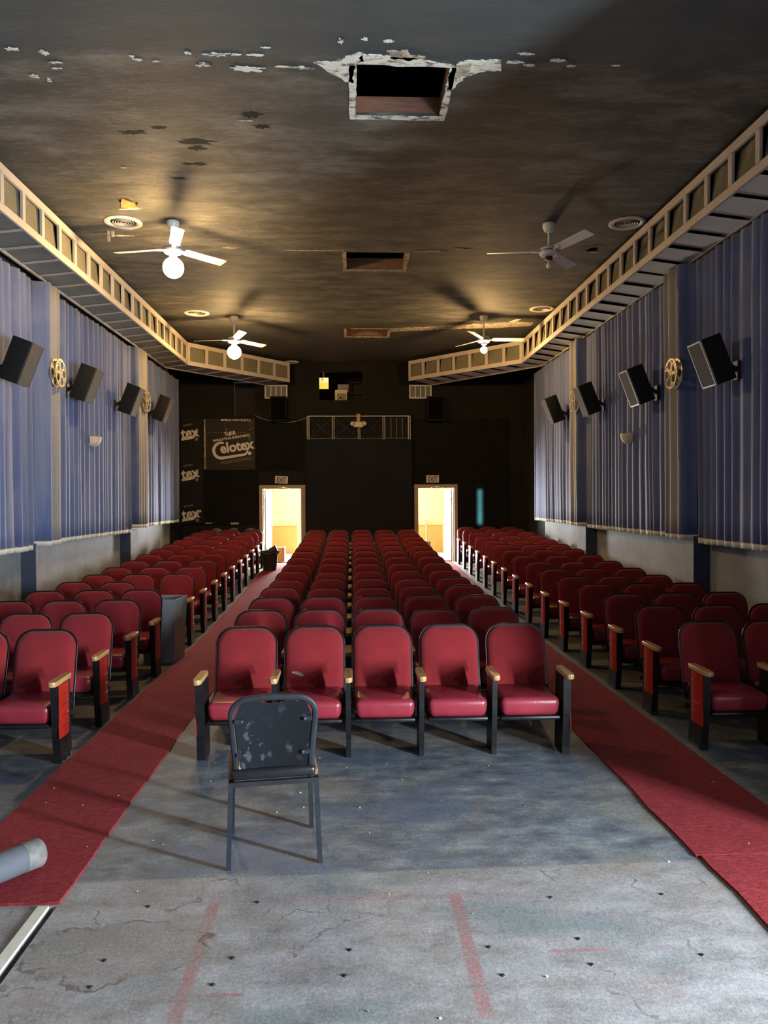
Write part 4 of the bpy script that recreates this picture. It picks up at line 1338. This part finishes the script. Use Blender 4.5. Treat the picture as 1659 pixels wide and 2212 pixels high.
# the back is modelled upright around its hinge (0,0,0 at seat rear) and reclined as an object
out_c = rounded_outline(0.452, -0.02, 0.50, 0.125, 0.03)
out_s = rounded_outline(0.474, -0.10, 0.512, 0.135, 0.03)
back_m = padded(out_c, 0.02, -0.005, -0.045).mesh('backrest', 'fabric', True, 60)
shell_m = padded(out_s, 0.0, 0.018, 0.045).mesh('back_shell', 'black', True, 60)
trim_m = MB().tube([(p[0], 0.002, p[1]) for p in out_s], 0.005, 6, closed=True).mesh('edge_trim', 'trimdark', True)


def cushion_shape(p):
    # p in box coords: taper to the bottom, bulge on top
    x, y, z = p
    k_ = (z + 0.065) / 0.13
    x *= 0.93 + 0.07 * k_
    if z > 0:
        z += 0.014 * (1 - (x / 0.23) ** 2) - 0.012 * max(0, y / 0.23)
    y += -0.012 * (1 - k_) * -1 if y < 0 else 0
    return (x, y, z)


cush_m = rbox(0.448, 0.47, 0.135, 0.045, 4, (0, 0, 0), cushion_shape).mesh('seat_cushion', 'vinyl', True, 60)
pan_m = rbox(0.44, 0.46, 0.03, 0.012, 2).mesh('seat_pan', 'black', True, 40)
mb = MB().bar((-0.246, 0.10, 0.245), (0.246, 0.10, 0.245), 0.03, 0.02).bar((-0.246, 0.36, 0.235), (0.246, 0.36, 0.235), 0.035, 0.03)
mb.bar((-0.23, 0.24, 0.30), (-0.22, 0.40, 0.40), 0.03, 0.03).bar((0.23, 0.24, 0.30), (0.22, 0.40, 0.40), 0.03, 0.03)
hinge_m = mb.mesh('hinge_bar', 'black')
arm_poly = [(-0.032, -0.09), (-0.026, -0.118), (-0.012, -0.13), (0.012, -0.13), (0.026, -0.118), (0.032, -0.09), (0.030, 0.17), (0.022, 0.20), (-0.022, 0.20), (-0.030, 0.17)]
mb = MB()
arm_rings = [(0.92, 0.572), (1.0, 0.582), (1.0, 0.598), (0.88, 0.606)]
n_ = len(arm_poly)
vs_ = [(p[0] * (s_ if s_ < 1 else 1), p[1] * (0.97 + 0.03 * s_) + 0.0, z) for s_, z in arm_rings for p in arm_poly]
fs_ = [tuple(range(n_))] + [(i * n_ + k, i * n_ + (k + 1) % n_, (i + 1) * n_ + (k + 1) % n_, (i + 1) * n_ + k) for i in range(3) for k in range(n_)] + [tuple(3 * n_ + k for k in range(n_))]
arm_m = mb.add(vs_, fs_).mesh('armrest', 'armwood', True, 50)
std_prof = [(-0.06, 0.574), (0.165, 0.574), (0.175, 0.32), (0.20, 0.02), (0.20, -0.03), (-0.01, -0.03), (-0.012, 0.05), (-0.045, 0.30)]
stdmid_m = MB().prism(std_prof, lambda p, q, t: (t, p, q), -0.018, 0.018).mesh('standard', 'black')
stdend_m = MB().prism(std_prof, lambda p, q, t: (t, p, q), -0.028, 0.028).mesh('standard', 'black')
# red aisle panel: gently curved plate on the outer (+x) side
mb = MB()
pr = [(-0.045, 0.0), (0.0, 0.006), (0.06, 0.009), (0.12, 0.006), (0.158, -0.004), (0.17, -0.016), (0.165, -0.02), (-0.045, -0.004)]
mb.prism(pr, lambda p, q, t: (0.029 + q, p, t), 0.185, 0.568)
panel_m = mb.mesh('end_panel', 'redpanel', True, 35)
mb = MB()
for z in (0.262, 0.338, 0.414, 0.490):
    mb.prism([(0.0, 0.007), (0.06, 0.0105), (0.12, 0.0078), (0.158, -0.002), (0.173, -0.014), (0.168, -0.018), (0.155, -0.006), (0.06, 0.006)], lambda p, q, t: (0.030 + q, p, t), z, z + 0.004)
mb.tube([(0.016, 0.173, 0.10), (0.016, 0.170, 0.56)], 0.008, 8)
ribs_m = mb.mesh('panel_ribs', 'chrome', True, 35)
mirror = {}


def mirrored(me):
    if me.name not in mirror:
        c_ = me.copy()
        for v in c_.vertices:
            v.co.x *= -1
        c_.flip_normals()
        mirror[me.name] = c_
    return mirror[me.name]


def lint_mesh(seed):
    r_ = random.Random(seed)
    mb = MB()
    for i in range(10):
        p = Vector((r_.uniform(-0.03, 0.03), r_.uniform(-0.03, 0.2), 0.002))
        pts = [p]
        for k in range(4):
            p = p + Vector((r_.uniform(-0.03, 0.03), r_.uniform(-0.03, 0.03), r_.uniform(-0.006, 0.022)))
            p.z = max(p.z, 0.002)
            pts.append(p)
        mb.tube(pts, 0.0009, 3, cap=False)
    return mb.mesh('lint', 'cobweb')


lint = [lint_mesh(i) for i in range(3)]


def make_seat(x, y, label, group, left_arm, right_arm, recl, dust=False, end_l=False, end_r=False):
    """x: seat centre; each seat carries the standard on its left; the last of a row also the right one"""
    z = fz(y + 0.2)
    r = thing('theatre_seat', label, 'seat', (x, y, z), (math.atan2(fz(y + 0.5) - fz(y), 0.5), 0, 0), group)
    b = link('backrest', back_m, r, (0, 0.405, 0.375), (recl, 0, 0))
    s_ = link('back_shell', shell_m, r, (0, 0.412, 0.375), (recl, 0, 0))
    link('edge_trim', trim_m, s_)
    link('seat_cushion', cush_m, r, (0, 0.19, 0.355), (math.radians(2), 0, 0))
    link('seat_pan', pan_m, r, (0, 0.19, 0.278), (math.radians(2), 0, 0))
    link('hinge_bar', hinge_m, r)
    for sd, on, end in ((-1, left_arm, end_l), (1, right_arm, end_r)):
        if not on:
            continue
        xo = sd * PITCH / 2
        link('standard', stdend_m if end else stdmid_m, r, (xo, 0, 0))
        link('armrest', arm_m, r, (xo + (sd * 0.006 if end else 0), 0, 0), (0, 0, 0))
        if end:
            p_ = link('end_panel', panel_m if sd > 0 else mirrored(panel_m), r, (xo, 0, 0))
            link('panel_ribs', ribs_m if sd > 0 else mirrored(ribs_m), p_)
            if dust:
                o = link('lint', lint[rnd.randrange(3)], r, (xo + sd * 0.03, 0, 0))
                o['kind'] = 'stuff'
    return r


Y0 = 5.54
seat_rows = {'C': 14, 'L': 15, 'R': 15}
for i in range(14):
    y = Y0 + 0.925 * i
    for k in range(5):
        x = 0.232 + (k - 2) * PITCH
        lb = 'red theatre seat, centre block, %s row from the front, %s' % (ORD[i], ['leftmost by the left aisle', 'second from left', 'middle of five', 'fourth from left', 'rightmost by the right aisle'][k])
        if i == 0 and k == 1:
            lb = 'red theatre seat with worn pale patch on its back, front centre row, second from left'
        rc = math.radians(-14 + rnd.uniform(-1.5, 1.5))
        if (i, k) in ((1, 3), (3, 2), (3, 1), (4, 0), (4, 3), (5, 1)):
            rc = math.radians(-21)
        sr = make_seat(x, y + rnd.uniform(-0.015, 0.015) * (i > 0), lb, 'centre block theatre seats', True, k == 4, rc, False, k == 0, k == 4)
        if i == 0 and k == 1:
            bk = [c_ for c_ in sr.children if c_.name.startswith('backrest')][0]
            r_ = random.Random(2)
            pts = [(-0.125 + 0.05 * math.cos(a) * r_.uniform(0.6, 1.1), 0.145 + 0.016 * math.sin(a) * r_.uniform(0.6, 1.2) - 0.12 * 0.25 * math.cos(a) * 0.4) for a in [2 * PI * q / 14 for q in range(14)]]
            MB().prism(pts, lambda p, q, t: (p, t, q), -0.0465, -0.044).build('worn_patch', 'chiptan', bk)
for i in range(15):
    y = Y0 + 0.888 * i
    for k in range(3):
        if i == 4 and k == 0:
            continue
        x = -2.115 - PITCH / 2 - k * PITCH
        lb = 'red theatre seat, left block, %s row from the front, %s' % (ORD[i], ['beside the aisle', 'middle of three', 'nearest the left wall'][k])
        la, ra = True, k == 0 or (i == 4 and k == 1)
        make_seat(x, y + rnd.uniform(-0.015, 0.015) * (i > 0), lb, 'left block theatre seats', la, ra, math.radians(-14 + rnd.uniform(-2, 2)), i < 4, False, k == 0)
for i in range(15):
    y = Y0 + 0.925 * i * 0.995
    for k in range(3):
        x = 2.60 + PITCH / 2 + k * PITCH
        lb = 'red theatre seat, right block, %s row from the front, %s' % (ORD[i], ['beside the aisle', 'middle of three', 'nearest the right wall'][k])
        make_seat(x, y + rnd.uniform(-0.015, 0.015) * (i > 0), lb, 'right block theatre seats', True, k == 2, math.radians(-14 + rnd.uniform(-2, 2)), i < 4, k == 0, False)

# ------------------------------------------------------------------ curtains
def curtain(name, sd, xbase, y0, y1, z0, z1, bumps, label, seed, period=0.165, lit_band=None):
    r_ = random.Random(seed)
    ys_, xs_ = [], []
    y = y0
    while y < y1:
        per = period * r_.uniform(0.7, 1.35)
        amp = r_.uniform(0.03, 0.07)
        sk = r_.uniform(0.35, 0.65)
        for i in range(10):
            t_ = i / 10
            ph = t_ / sk * 0.5 if t_ < sk else 0.5 + (t_ - sk) / (1 - sk) * 0.5
            w = 0.5 - 0.5 * math.cos(2 * PI * ph)
            w = w ** 0.75
            yy = y + per * t_
            if yy > y1:
                break
            ys_.append(yy)
            xs_.append(amp * w)
        y += per
    zsn = [z0, z0 + 0.25, z0 + 0.9, z0 + 1.7, z0 + 2.5, z1 - 0.3, z1]
    mb = MB()
    n_ = len(ys_)

    def px(j, z):
        yy = ys_[j]
        t_ = (z - z0) / (z1 - z0)
        b = 0.0
        for (ba, bb, bd) in bumps:
            if ba < yy < bb:
                e_ = min(yy - ba, bb - yy)
                b = max(b, bd * min(1, e_ / 0.03))
        drift = 0.012 * mnoise.noise(Vector((yy * 1.1, z * 0.7, seed)))
        return xbase - sd * (b + xs_[j] * (0.75 + 0.25 * t_) + drift + 0.02 * (1 - t_) * mnoise.noise(Vector((yy * 0.6, 0, seed))))

    def py(j, z):
        return ys_[j] + 0.02 * mnoise.noise(Vector((ys_[j] * 0.9, z * 0.9, seed + 4.0)))
    vs_ = [(px(j, z), py(j, z), z) for z in zsn for j in range(n_)]
    fs_ = [(i * n_ + j, i * n_ + j + 1, (i + 1) * n_ + j + 1, (i + 1) * n_ + j) for i in range(len(zsn) - 1) for j in range(n_ - 1)]
    mb.add(vs_, fs_)
    root = tag(link(name, None), label, 'curtain', 'blue pleated wall curtains')
    root.location = (0, 0, 0)
    fabric = mb.build('fabric', 'curtain', root, True, 80)
    if lit_band:
        fabric.data.materials.append(M['litcurtain'])  # warm light on the pilaster fronts, coloured into these faces
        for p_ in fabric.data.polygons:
            if lit_band[0] < p_.center.y < lit_band[1]:
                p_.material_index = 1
    sol = fabric.modifiers.new('thickness', 'SOLIDIFY')
    sol.thickness = 0.004
    hb = MB()
    hz = [z0 - 0.065, z0 + 0.002]
    vs_ = []
    for z in hz:
        for j in range(n_):
            vs_.append((px(j, z0) + sd * 0.006, py(j, z0), z + 0.012 * mnoise.noise(Vector((ys_[j] * 2.0, z, seed)))))
    hb.add(vs_, [(j, j + 1, n_ + j + 1, n_ + j) for j in range(n_ - 1)])
    h_ = hb.build('hem', 'hem', root, True, 80)
    sol = h_.modifiers.new('thickness', 'SOLIDIFY')
    sol.thickness = 0.004
    # head rail hidden under the soffit
    MB().box(min(xbase, xbase + sd * 0.03), max(xbase, xbase + sd * 0.03), y0, y1, z1 - 0.03, z1 + 0.02).build('head_rail', 'bracket', root)
    return root


curtain('curtain', -1, -4.06, 4.2, 9.925, 1.33, 4.69, [], 'blue pleated curtain on the left wall, nearest panel', 1)
curtain('curtain', -1, -4.06, 9.935, 14.07, 1.37, 4.69, [(9.955, 10.52, 0.14)], 'blue pleated curtain on the left wall, middle panel with wall light', 2, lit_band=(10.03, 10.50))
curtain('curtain', -1, -4.06, 14.08, 17.95, 1.45, 4.69, [(14.105, 14.80, 0.14)], 'blue pleated curtain on the left wall, farthest panel', 3, lit_band=(14.2, 14.78))
curtain('curtain', 1, 4.15, 4.2, 9.022, 1.40, 4.69, [], 'blue pleated curtain on the right wall, nearest panel', 4, 0.185)
curtain('curtain', 1, 4.15, 9.034, 13.228, 1.43, 4.69, [(9.055, 9.62, 0.14)], 'blue pleated curtain on the right wall, middle panel with wall light', 5, 0.175, lit_band=(9.12, 9.60))
curtain('curtain', 1, 4.15, 13.24, 17.05, 1.46, 4.69, [(13.265, 13.85, 0.14)], 'blue pleated curtain on the right wall, farthest panel', 6, 0.17, lit_band=(13.32, 13.83))

# ------------------------------------------------------------------ side wall speakers
cab_m = rbox(0.22, 0.31, 0.50, 0.01, 2).mesh('cabinet', 'spk', True, 40)
gri_m = MB().box(-0.125, -0.11, -0.135, 0.135, -0.23, 0.23).mesh('grille', 'grille')
mb = MB()
for a, b, c, d in ((-0.15, 0.15, -0.245, -0.23), (-0.15, 0.15, 0.23, 0.245), (-0.15, -0.137, -0.23, 0.23), (0.137, 0.15, -0.23, 0.23)):
    mb.box(-0.127, -0.108, a, b, c, d)
rim_m = mb.mesh('grille_rim', 'spkrim')
rimd_m = mb.mesh('grille_rim', 'grille')
brk_m = MB().bar((0.10, 0, 0.0), (0.27, 0, -0.10), 0.05, 0.05).box(0.25, 0.30, -0.05, 0.05, -0.20, 0.0).mesh('bracket', 'bracket')
for sd, xs_, lst in ((-1, -3.74, ((8.85, 3.46, 'nearest'), (11.0, 3.54, 'second'), (13.2, 3.60, 'third'), (15.4, 3.71, 'farthest'))),
                     (1, 3.83, ((7.97, 3.32, 'nearest'), (10.1, 3.38, 'second'), (12.25, 3.48, 'third'), (14.35, 3.56, 'farthest')))):
    for i, (y, z, w) in enumerate(lst):
        side = 'left' if sd < 0 else 'right'
        r = thing('wall_speaker', 'black loudspeaker tilted down over the %s curtain, %s of four counting from the front' % (side, w), 'loudspeaker', (xs_, y, z), (0, 0, 0 if sd > 0 else PI), 'tilted curtain loudspeakers')
        t_ = math.radians(21)
        hd = link('cabinet', cab_m, r, (0, 0, 0), (0, -t_, 0))
        link('grille', gri_m, hd)
        link('grille_rim', rim_m if (sd > 0 and i < 2) else rimd_m, hd)
        link('bracket', brk_m, r)

# film reel ornaments
def reel_plate(R_):
    mb = MB()
    mb.lathe([(R_ - 0.022, -0.005), (R_, -0.005), (R_, 0.005), (R_ - 0.022, 0.005), (R_ - 0.022, -0.005)], 32)
    mb.lathe([(0.008, -0.005), (0.032, -0.005), (0.032, 0.005), (0.008, 0.005), (0.008, -0.005)], 16)
    for i in range(5):
        a = 2 * PI * i / 5 + 0.3
        c_ = (R_ * 0.585 * math.cos(a), R_ * 0.585 * math.sin(a), 0)
        r2 = R_ * 0.34
        mb.lathe([(r2 - 0.012, -0.0045), (r2 + 0.004, -0.0045), (r2 + 0.004, 0.0045), (r2 - 0.012, 0.0045), (r2 - 0.012, -0.0045)], 18, c_)
        a2 = a + PI / 5
        mb.bar((0.03 * math.cos(a2), 0.03 * math.sin(a2), 0), (R_ * 0.95 * math.cos(a2), R_ * 0.95 * math.sin(a2), 0), 0.012, 0.008)
    return mb.mesh('reel_plate', 'reel', True, 30)


reel_m = reel_plate(0.185)
for sd, x, y, z, lb in ((-1, -3.80, 10.16, 3.55, 'gold film reel ornament on the left curtain behind the nearest loudspeaker'), (-1, -3.80, 14.45, 3.73, 'gold film reel ornament on the left curtain behind the third loudspeaker'),
                        (1, 3.90, 9.14, 3.38, 'gold film reel ornament on the right curtain beside the nearest loudspeaker'), (1, 3.90, 13.28, 3.58, 'gold film reel ornament on the right curtain behind the third loudspeaker')):
    r = thing('film_reel', lb, 'ornament', (x, y, z), (0, -sd * PI / 2, 0), 'film reel ornaments')
    link('reel_plate', reel_m, r, (0, 0, 0.02))
    link('reel_plate', reel_m, r, (0, 0, -0.045), (0, 0, 0.6))
    MB().lathe([(0.0, 0.025), (0.022, 0.025), (0.022, -0.11), (0.0, -0.11)], 12).build('hub', 'reel', r, True)

# wall sconces: half bowls
prof = [(0.0005, -0.105), (0.05, -0.10), (0.095, -0.07), (0.125, -0.02), (0.135, 0.05), (0.127, 0.05), (0.115, -0.01), (0.0005, -0.02)]
for x, y, z, a0, lb in ((-3.99, 11.98, 2.82, -PI / 2, 'cream half-bowl wall light on the left curtain'), (4.08, 11.05, 2.77, PI / 2, 'cream half-bowl wall light on the right curtain')):
    r = thing('wall_sconce', lb, 'wall light', (x, y, z), (0, 0, 0), 'half-bowl wall lights')
    MB().lathe(prof, 20, (0, 0, 0), (a0, a0 + PI)).build('bowl', 'plaster', r, True)
    MB().box(-0.012 if x < 0 else -0.0, 0.0 if x < 0 else 0.012, -0.10, 0.10, -0.09, 0.05).build('back_plate', 'plaster', r)
ob = rbox(0.02, 0.09, 0.13, 0.006, 2).build('outlet_box', 'signwhite', None, True)
ob.location = (4.045, 13.62, 1.86)
tag(ob, 'small white outlet plate low on the far right curtain', 'outlet')
MB().box(-0.014, -0.010, -0.02, 0.02, 0.01, 0.04).build('socket', 'signink', ob)

# ------------------------------------------------------------------ black stacking chair in the foreground
ch = thing('banquet_chair', 'black metal stacking chair with plastic back, seen from behind in the foreground', 'chair', (-0.434, 4.115, 0.0), (0, 0, math.radians(7.5)))
fr = lambda sx, top, bot: None
for sx in (-1, 1):
    MB().bar((sx * 0.232, -0.215, 0.0), (sx * 0.218, -0.185, 0.432), 0.024, 0.024, (0, 1, 0)).build('leg', 'chairblack', ch)
    MB().bar((sx * 0.222, 0.215, 0.0), (sx * 0.212, 0.20, 0.432), 0.024, 0.024, (0, 1, 0)).build('leg', 'chairblack', ch)
    for yy in (-0.215, 0.215):
        pass
mb = MB()
mb.bar((-0.228, -0.185, 0.422), (0.228, -0.185, 0.422), 0.024, 0.024).bar((-0.222, 0.20, 0.422), (0.222, 0.20, 0.422), 0.024, 0.024)
mb.bar((-0.218, -0.185, 0.422), (-0.212, 0.20, 0.422), 0.024, 0.024).bar((0.218, -0.185, 0.422), (0.212, 0.20, 0.422), 0.024, 0.024)
mb.build('seat_frame', 'chairblack', ch)
rbox(0.43, 0.44, 0.055, 0.02, 3, (0, 0.015, 0.472)).build('seat', 'chairvinyl', ch, True)
rbox(0.462, 0.36, 0.034, 0.008, 2, (0, 0.02, 0.452)).build('seat_edge', 'chairbrown', ch, True)


def backy(z):
    return -0.165 - 0.07 * (z - 0.43) / 0.45


def P3(x, z, dy=0.0):
    return (x, backy(z) + dy, z)


pts = [(-0.192, 0.425), (-0.193, 0.55), (-0.203, 0.66), (-0.212, 0.76)]
for i in range(9):
    a = PI - (PI / 2) * i / 8
    pts.append((-0.112 + 0.10 * math.cos(a), 0.785 + 0.085 * math.sin(a)))
pts += [(0.0, 0.875)]
pts = pts + [(-x, z) for x, z in pts[-2::-1]]
frm = MB()
# flat oval tube frame
rings = []
n_ = len(pts)
for i, (x, z) in enumerate(pts):
    a, b = pts[max(i - 1, 0)], pts[min(i + 1, n_ - 1)]
    dx, dz = b[0] - a[0], b[1] - a[1]
    l = math.hypot(dx, dz)
    nx, nz = -dz / l, dx / l
    ring = []
    for k in range(10):
        q = 2 * PI * k / 10
        cq, sq = math.cos(q), math.sin(q)
        cq = math.copysign(abs(cq) ** 0.55, cq)
        sq = math.copysign(abs(sq) ** 0.55, sq)
        ring.append((x + nx * 0.0165 * cq, backy(z) + 0.010 * sq, z + nz * 0.0165 * cq))
    rings += ring
fs_ = [(i * 10 + k, i * 10 + (k + 1) % 10, (i + 1) * 10 + (k + 1) % 10, (i + 1) * 10 + k) for i in range(n_ - 1) for k in range(10)]
fs_ += [tuple(range(10)), tuple((n_ - 1) * 10 + k for k in range(10))]
frm.add(rings, fs_)
frm.build('back_frame', 'chairblack', ch, True, 60)
# plastic back panel with a dipped top edge


def halfw(z):
    ks = [(0.49, 0.162), (0.505, 0.172), (0.53, 0.173), (0.62, 0.179), (0.72, 0.189), (0.76, 0.192), (0.90, 0.192)]
    for (a_, wa), (b_, wb) in zip(ks, ks[1:]):
        if a_ <= z <= b_:
            return wa + (wb - wa) * (z - a_) / (b_ - a_)
    return 0.17


def topz(u):
    e_ = abs(u)
    z = 0.857 - 0.020 * max(0.0, math.cos(min(1.0, e_ / 0.6) * PI) * 0.5 + 0.5)
    if e_ > 0.54:
        z -= 0.078 * (1 - math.sqrt(max(0.0, 1 - ((e_ - 0.54) / 0.46) ** 2)))
    return z


NU, NV = 20, 14
mb = MB()
vs_ = []
for sdy in (-0.012, 0.002):
    for j in range(NV + 1):
        for i in range(NU + 1):
            u = -1 + 2 * i / NU
            z = 0.494 + (topz(u) - 0.494) * j / NV
            x = u * halfw(z)
            vs_.append(P3(x, z, sdy + 0.012 * (1 - u * u)))
nn_ = (NU + 1) * (NV + 1)
fs_ = []
for j in range(NV):
    for i in range(NU):
        q = j * (NU + 1) + i
        fs_.append((q, q + 1, q + NU + 2, q + NU + 1))
        fs_.append((nn_ + q, nn_ + q + NU + 1, nn_ + q + NU + 2, nn_ + q + 1))
per = [i for i in range(NU + 1)] + [j * (NU + 1) + NU for j in range(1, NV + 1)] + [NV * (NU + 1) + i for i in range(NU - 1, -1, -1)] + [j * (NU + 1) for j in range(NV - 1, 0, -1)]
for k in range(len(per)):
    a_, b_ = per[k], per[(k + 1) % len(per)]
    fs_.append((a_, b_, nn_ + b_, nn_ + a_))
mb.add(vs_, fs_)
bp = mb.build('back_panel', 'chairback', ch, True, 45)
mb = MB()
for sx in (-1, 1):
    for z in (0.755, 0.575):
        w = 0.196 if z > 0.7 else 0.186
        x_in = w - 0.045
        tabv = [(x_in, z - 0.011), (w, z - 0.011), (w, z + 0.011), (x_in, z + 0.011)]
        mb2 = MB().prism([(sx * a, b) for a, b in tabv], lambda p, q, t: (p, backy(q) + t, q), -0.018, -0.004)
        mb2.build('mounting_tab', 'chairblack', bp)
        o = MB().lathe([(0.0, 0.005), (0.006, 0.004), (0.008, 0.0)], 10).build('bolt', 'chrome', bp, True)
        o.location = P3(sx * (x_in + 0.008), z, -0.018)
        o.rotation_euler = (PI / 2, 0, 0)
# front cushion of the back, hidden from here but part of the chair
rbox(0.34, 0.03, 0.28, 0.012, 2, (0, -0.165, 0.66)).build('back_cushion', 'chairvinyl', ch, True)
for c_ in ch.children:
    if c_.name.startswith('back_cushion'):
        c_.rotation_euler = (math.radians(8.8), 0, 0)
        c_.location = (0, 0.09, 0.0)

# ------------------------------------------------------------------ grey tube on the left
tb = thing('cardboard_tube', 'thick grey tube lying on the red carpet at the left edge', 'tube', (-1.60, 3.95, 0.014), (0, 0, 0))
R_ = 0.07
dirv = Vector((-0.55, -0.72, 0)).normalized()
a = Vector((0.0, 0.0, R_ + 0.001))
b = a + dirv * 1.1
mb = MB().tube([a + dirv * 0.10, b], R_, 28)
mb.build('tube_body', 'tube', tb, True, 40)
mb = MB()
ring = []
nseg = 28
sdv = Vector((0, 0, 1)).cross(dirv).normalized()
for (d_, rr) in ((0.10, R_ + 0.0015), (0.012, R_ + 0.0015), (0.0, R_ - 0.01), (0.006, R_ - 0.02), (0.03, R_ - 0.024)):
    for k in range(nseg):
        q = 2 * PI * k / nseg
        ring.append(a + dirv * d_ + (sdv * math.cos(q) + Vector((0, 0, 1)) * math.sin(q)) * rr)
fs_ = [(i * nseg + k, i * nseg + (k + 1) % nseg, (i + 1) * nseg + (k + 1) % nseg, (i + 1) * nseg + k) for i in range(4) for k in range(nseg)]
fs_.append(tuple(4 * nseg + k for k in range(nseg)))
mb.add(ring, fs_)
mb.build('tube_end', 'tubeend', tb, True, 40)

# ------------------------------------------------------------------ bins
def open_bin(x, y, w, d, h, label, mat, name, taper=0.03):
    r = thing(name, label, 'bin', (x, y, fz(y)))
    t_ = 0.006
    mb = MB()
    o0 = [(-w / 2 + taper, -d / 2 + taper), (w / 2 - taper, -d / 2 + taper), (w / 2 - taper, d / 2 - taper), (-w / 2 + taper, d / 2 - taper)]
    o1 = [(-w / 2, -d / 2), (w / 2, -d / 2), (w / 2, d / 2), (-w / 2, d / 2)]
    i1 = [(p[0] * (1 - 2 * t_ / w), p[1] * (1 - 2 * t_ / d)) for p in o1]
    i0 = [(p[0] * (1 - 2 * t_ / w), p[1] * (1 - 2 * t_ / d)) for p in o0]
    vs_ = [(p[0], p[1], 0.0) for p in o0] + [(p[0], p[1], h) for p in o1] + [(p[0], p[1], h) for p in i1] + [(p[0], p[1], 0.012) for p in i0]
    fs_ = [(0, 1, 2, 3), (12, 13, 14, 15)]
    for k in range(3):
        for j in range(4):
            l = (j + 1) % 4
            fs_.append((k * 4 + j, k * 4 + l, (k + 1) * 4 + l, (k + 1) * 4 + j))
    mb.add(vs_, fs_).build('body', mat, r)
    mb = MB()
    for a, b in ((o1[0], o1[1]), (o1[1], o1[2]), (o1[2], o1[3]), (o1[3], o1[0])):
        mb.bar((a[0], a[1], h - 0.008), (b[0], b[1], h - 0.008), 0.016, 0.02)
    mb.build('rolled_rim', mat, r)
    return r


bn = open_bin(-2.215, 9.07, 0.42, 0.42, 0.74, 'grey open-topped plastic bin where an aisle seat is missing', 'bingrey', 'plastic_bin')
bn.rotation_euler = (0, 0, math.radians(-6))
bk = thing('waste_basket', 'black woven basket with loose liner at the far end of the left aisle', 'bin', (-1.88, 17.55, fz(17.55) + 0.012))
mb = MB().lathe([(0.0005, 0.0), (0.15, 0.0), (0.19, 0.40), (0.205, 0.44), (0.19, 0.44), (0.17, 0.38), (0.14, 0.02), (0.0005, 0.02)], 20)
mb.build('body', 'basket', bk, True, 40)
for k in range(7):
    z = 0.05 + k * 0.055
    rr = 0.15 + 0.04 * z / 0.4 + 0.003
    MB().tube([(rr * math.cos(2 * PI * q / 20), rr * math.sin(2 * PI * q / 20), z) for q in range(20)], 0.006, 5, closed=True).build('woven_band', 'basket', bk)
mb = MB()
r_ = random.Random(8)
pts_o = []
for i in range(20):
    a = 2 * PI * i / 20
    pts_o.append((a, 0.21 + r_.uniform(-0.02, 0.05)))
vs_ = [(0.19 * math.cos(a), 0.19 * math.sin(a), 0.45) for a, q in pts_o] + [(q * math.cos(a), q * math.sin(a), 0.40 + r_.uniform(-0.05, 0.03)) for a, q in pts_o] + [(0.13 * math.cos(a), 0.13 * math.sin(a), 0.50 + 0.07 * math.cos(a) + r_.uniform(-0.015, 0.015)) for a, q in pts_o]
fs_ = [(i, (i + 1) % 20, 20 + (i + 1) % 20, 20 + i) for i in range(20)] + [(i, (i + 1) % 20, 40 + (i + 1) % 20, 40 + i) for i in range(20)]
mb.add(vs_, fs_).build('liner', 'basket', bk, True, 50)

# ------------------------------------------------------------------ litter on the floor
r_ = random.Random(11)
mb = MB()
for i in range(90):
    x, y = r_.uniform(-2.0, 2.5), 2.6 + 3.2 * r_.random() ** 0.8
    s_ = 0.0015 + 0.006 * r_.random() ** 2.5
    z = fz(y) + 0.0005
    if (-2.05 < x < -1.375 and y > 3.58) or 1.775 < x < 2.53:
        z += 0.014
    a = r_.uniform(0, PI)
    p = []
    for k in range(5):
        q = a + 2 * PI * k / 5
        rr = s_ * r_.uniform(0.5, 1.2)
        p.append((x + rr * math.cos(q), y + rr * math.sin(q)))
    mb.prism(p, lambda u, v, t: (u, v, t), z, z + s_ * 0.6)
lt = mb.build('plaster_crumbs', 'chipwhite')
tag(lt, 'tiny white plaster crumbs scattered over the front floor', 'debris', None, 'stuff')
mb = MB()
for (x, y) in ((-0.50, 3.12), (-0.55, 2.95), (0.58, 2.95), (0.56, 3.14), (0.95, 3.18), (0.95, 3.0), (0.92, 3.52), (1.45, 3.52), (1.42, 3.04), (-0.02, 3.15), (-0.04, 2.98), (-1.02, 2.96), (-0.45, 3.55), (-0.95, 3.54), (-1.02, 3.13)):
    mb.lathe([(0.0005, 0.005), (0.006, 0.005), (0.010, 0.002), (0.011, 0.0)], 8, (x, y, 0.0))
bt = mb.build('floor_bolt_stubs', 'bracket', None, True)
tag(bt, 'rusty cut bolt stubs left in the bare front floor', 'debris', None, 'stuff')
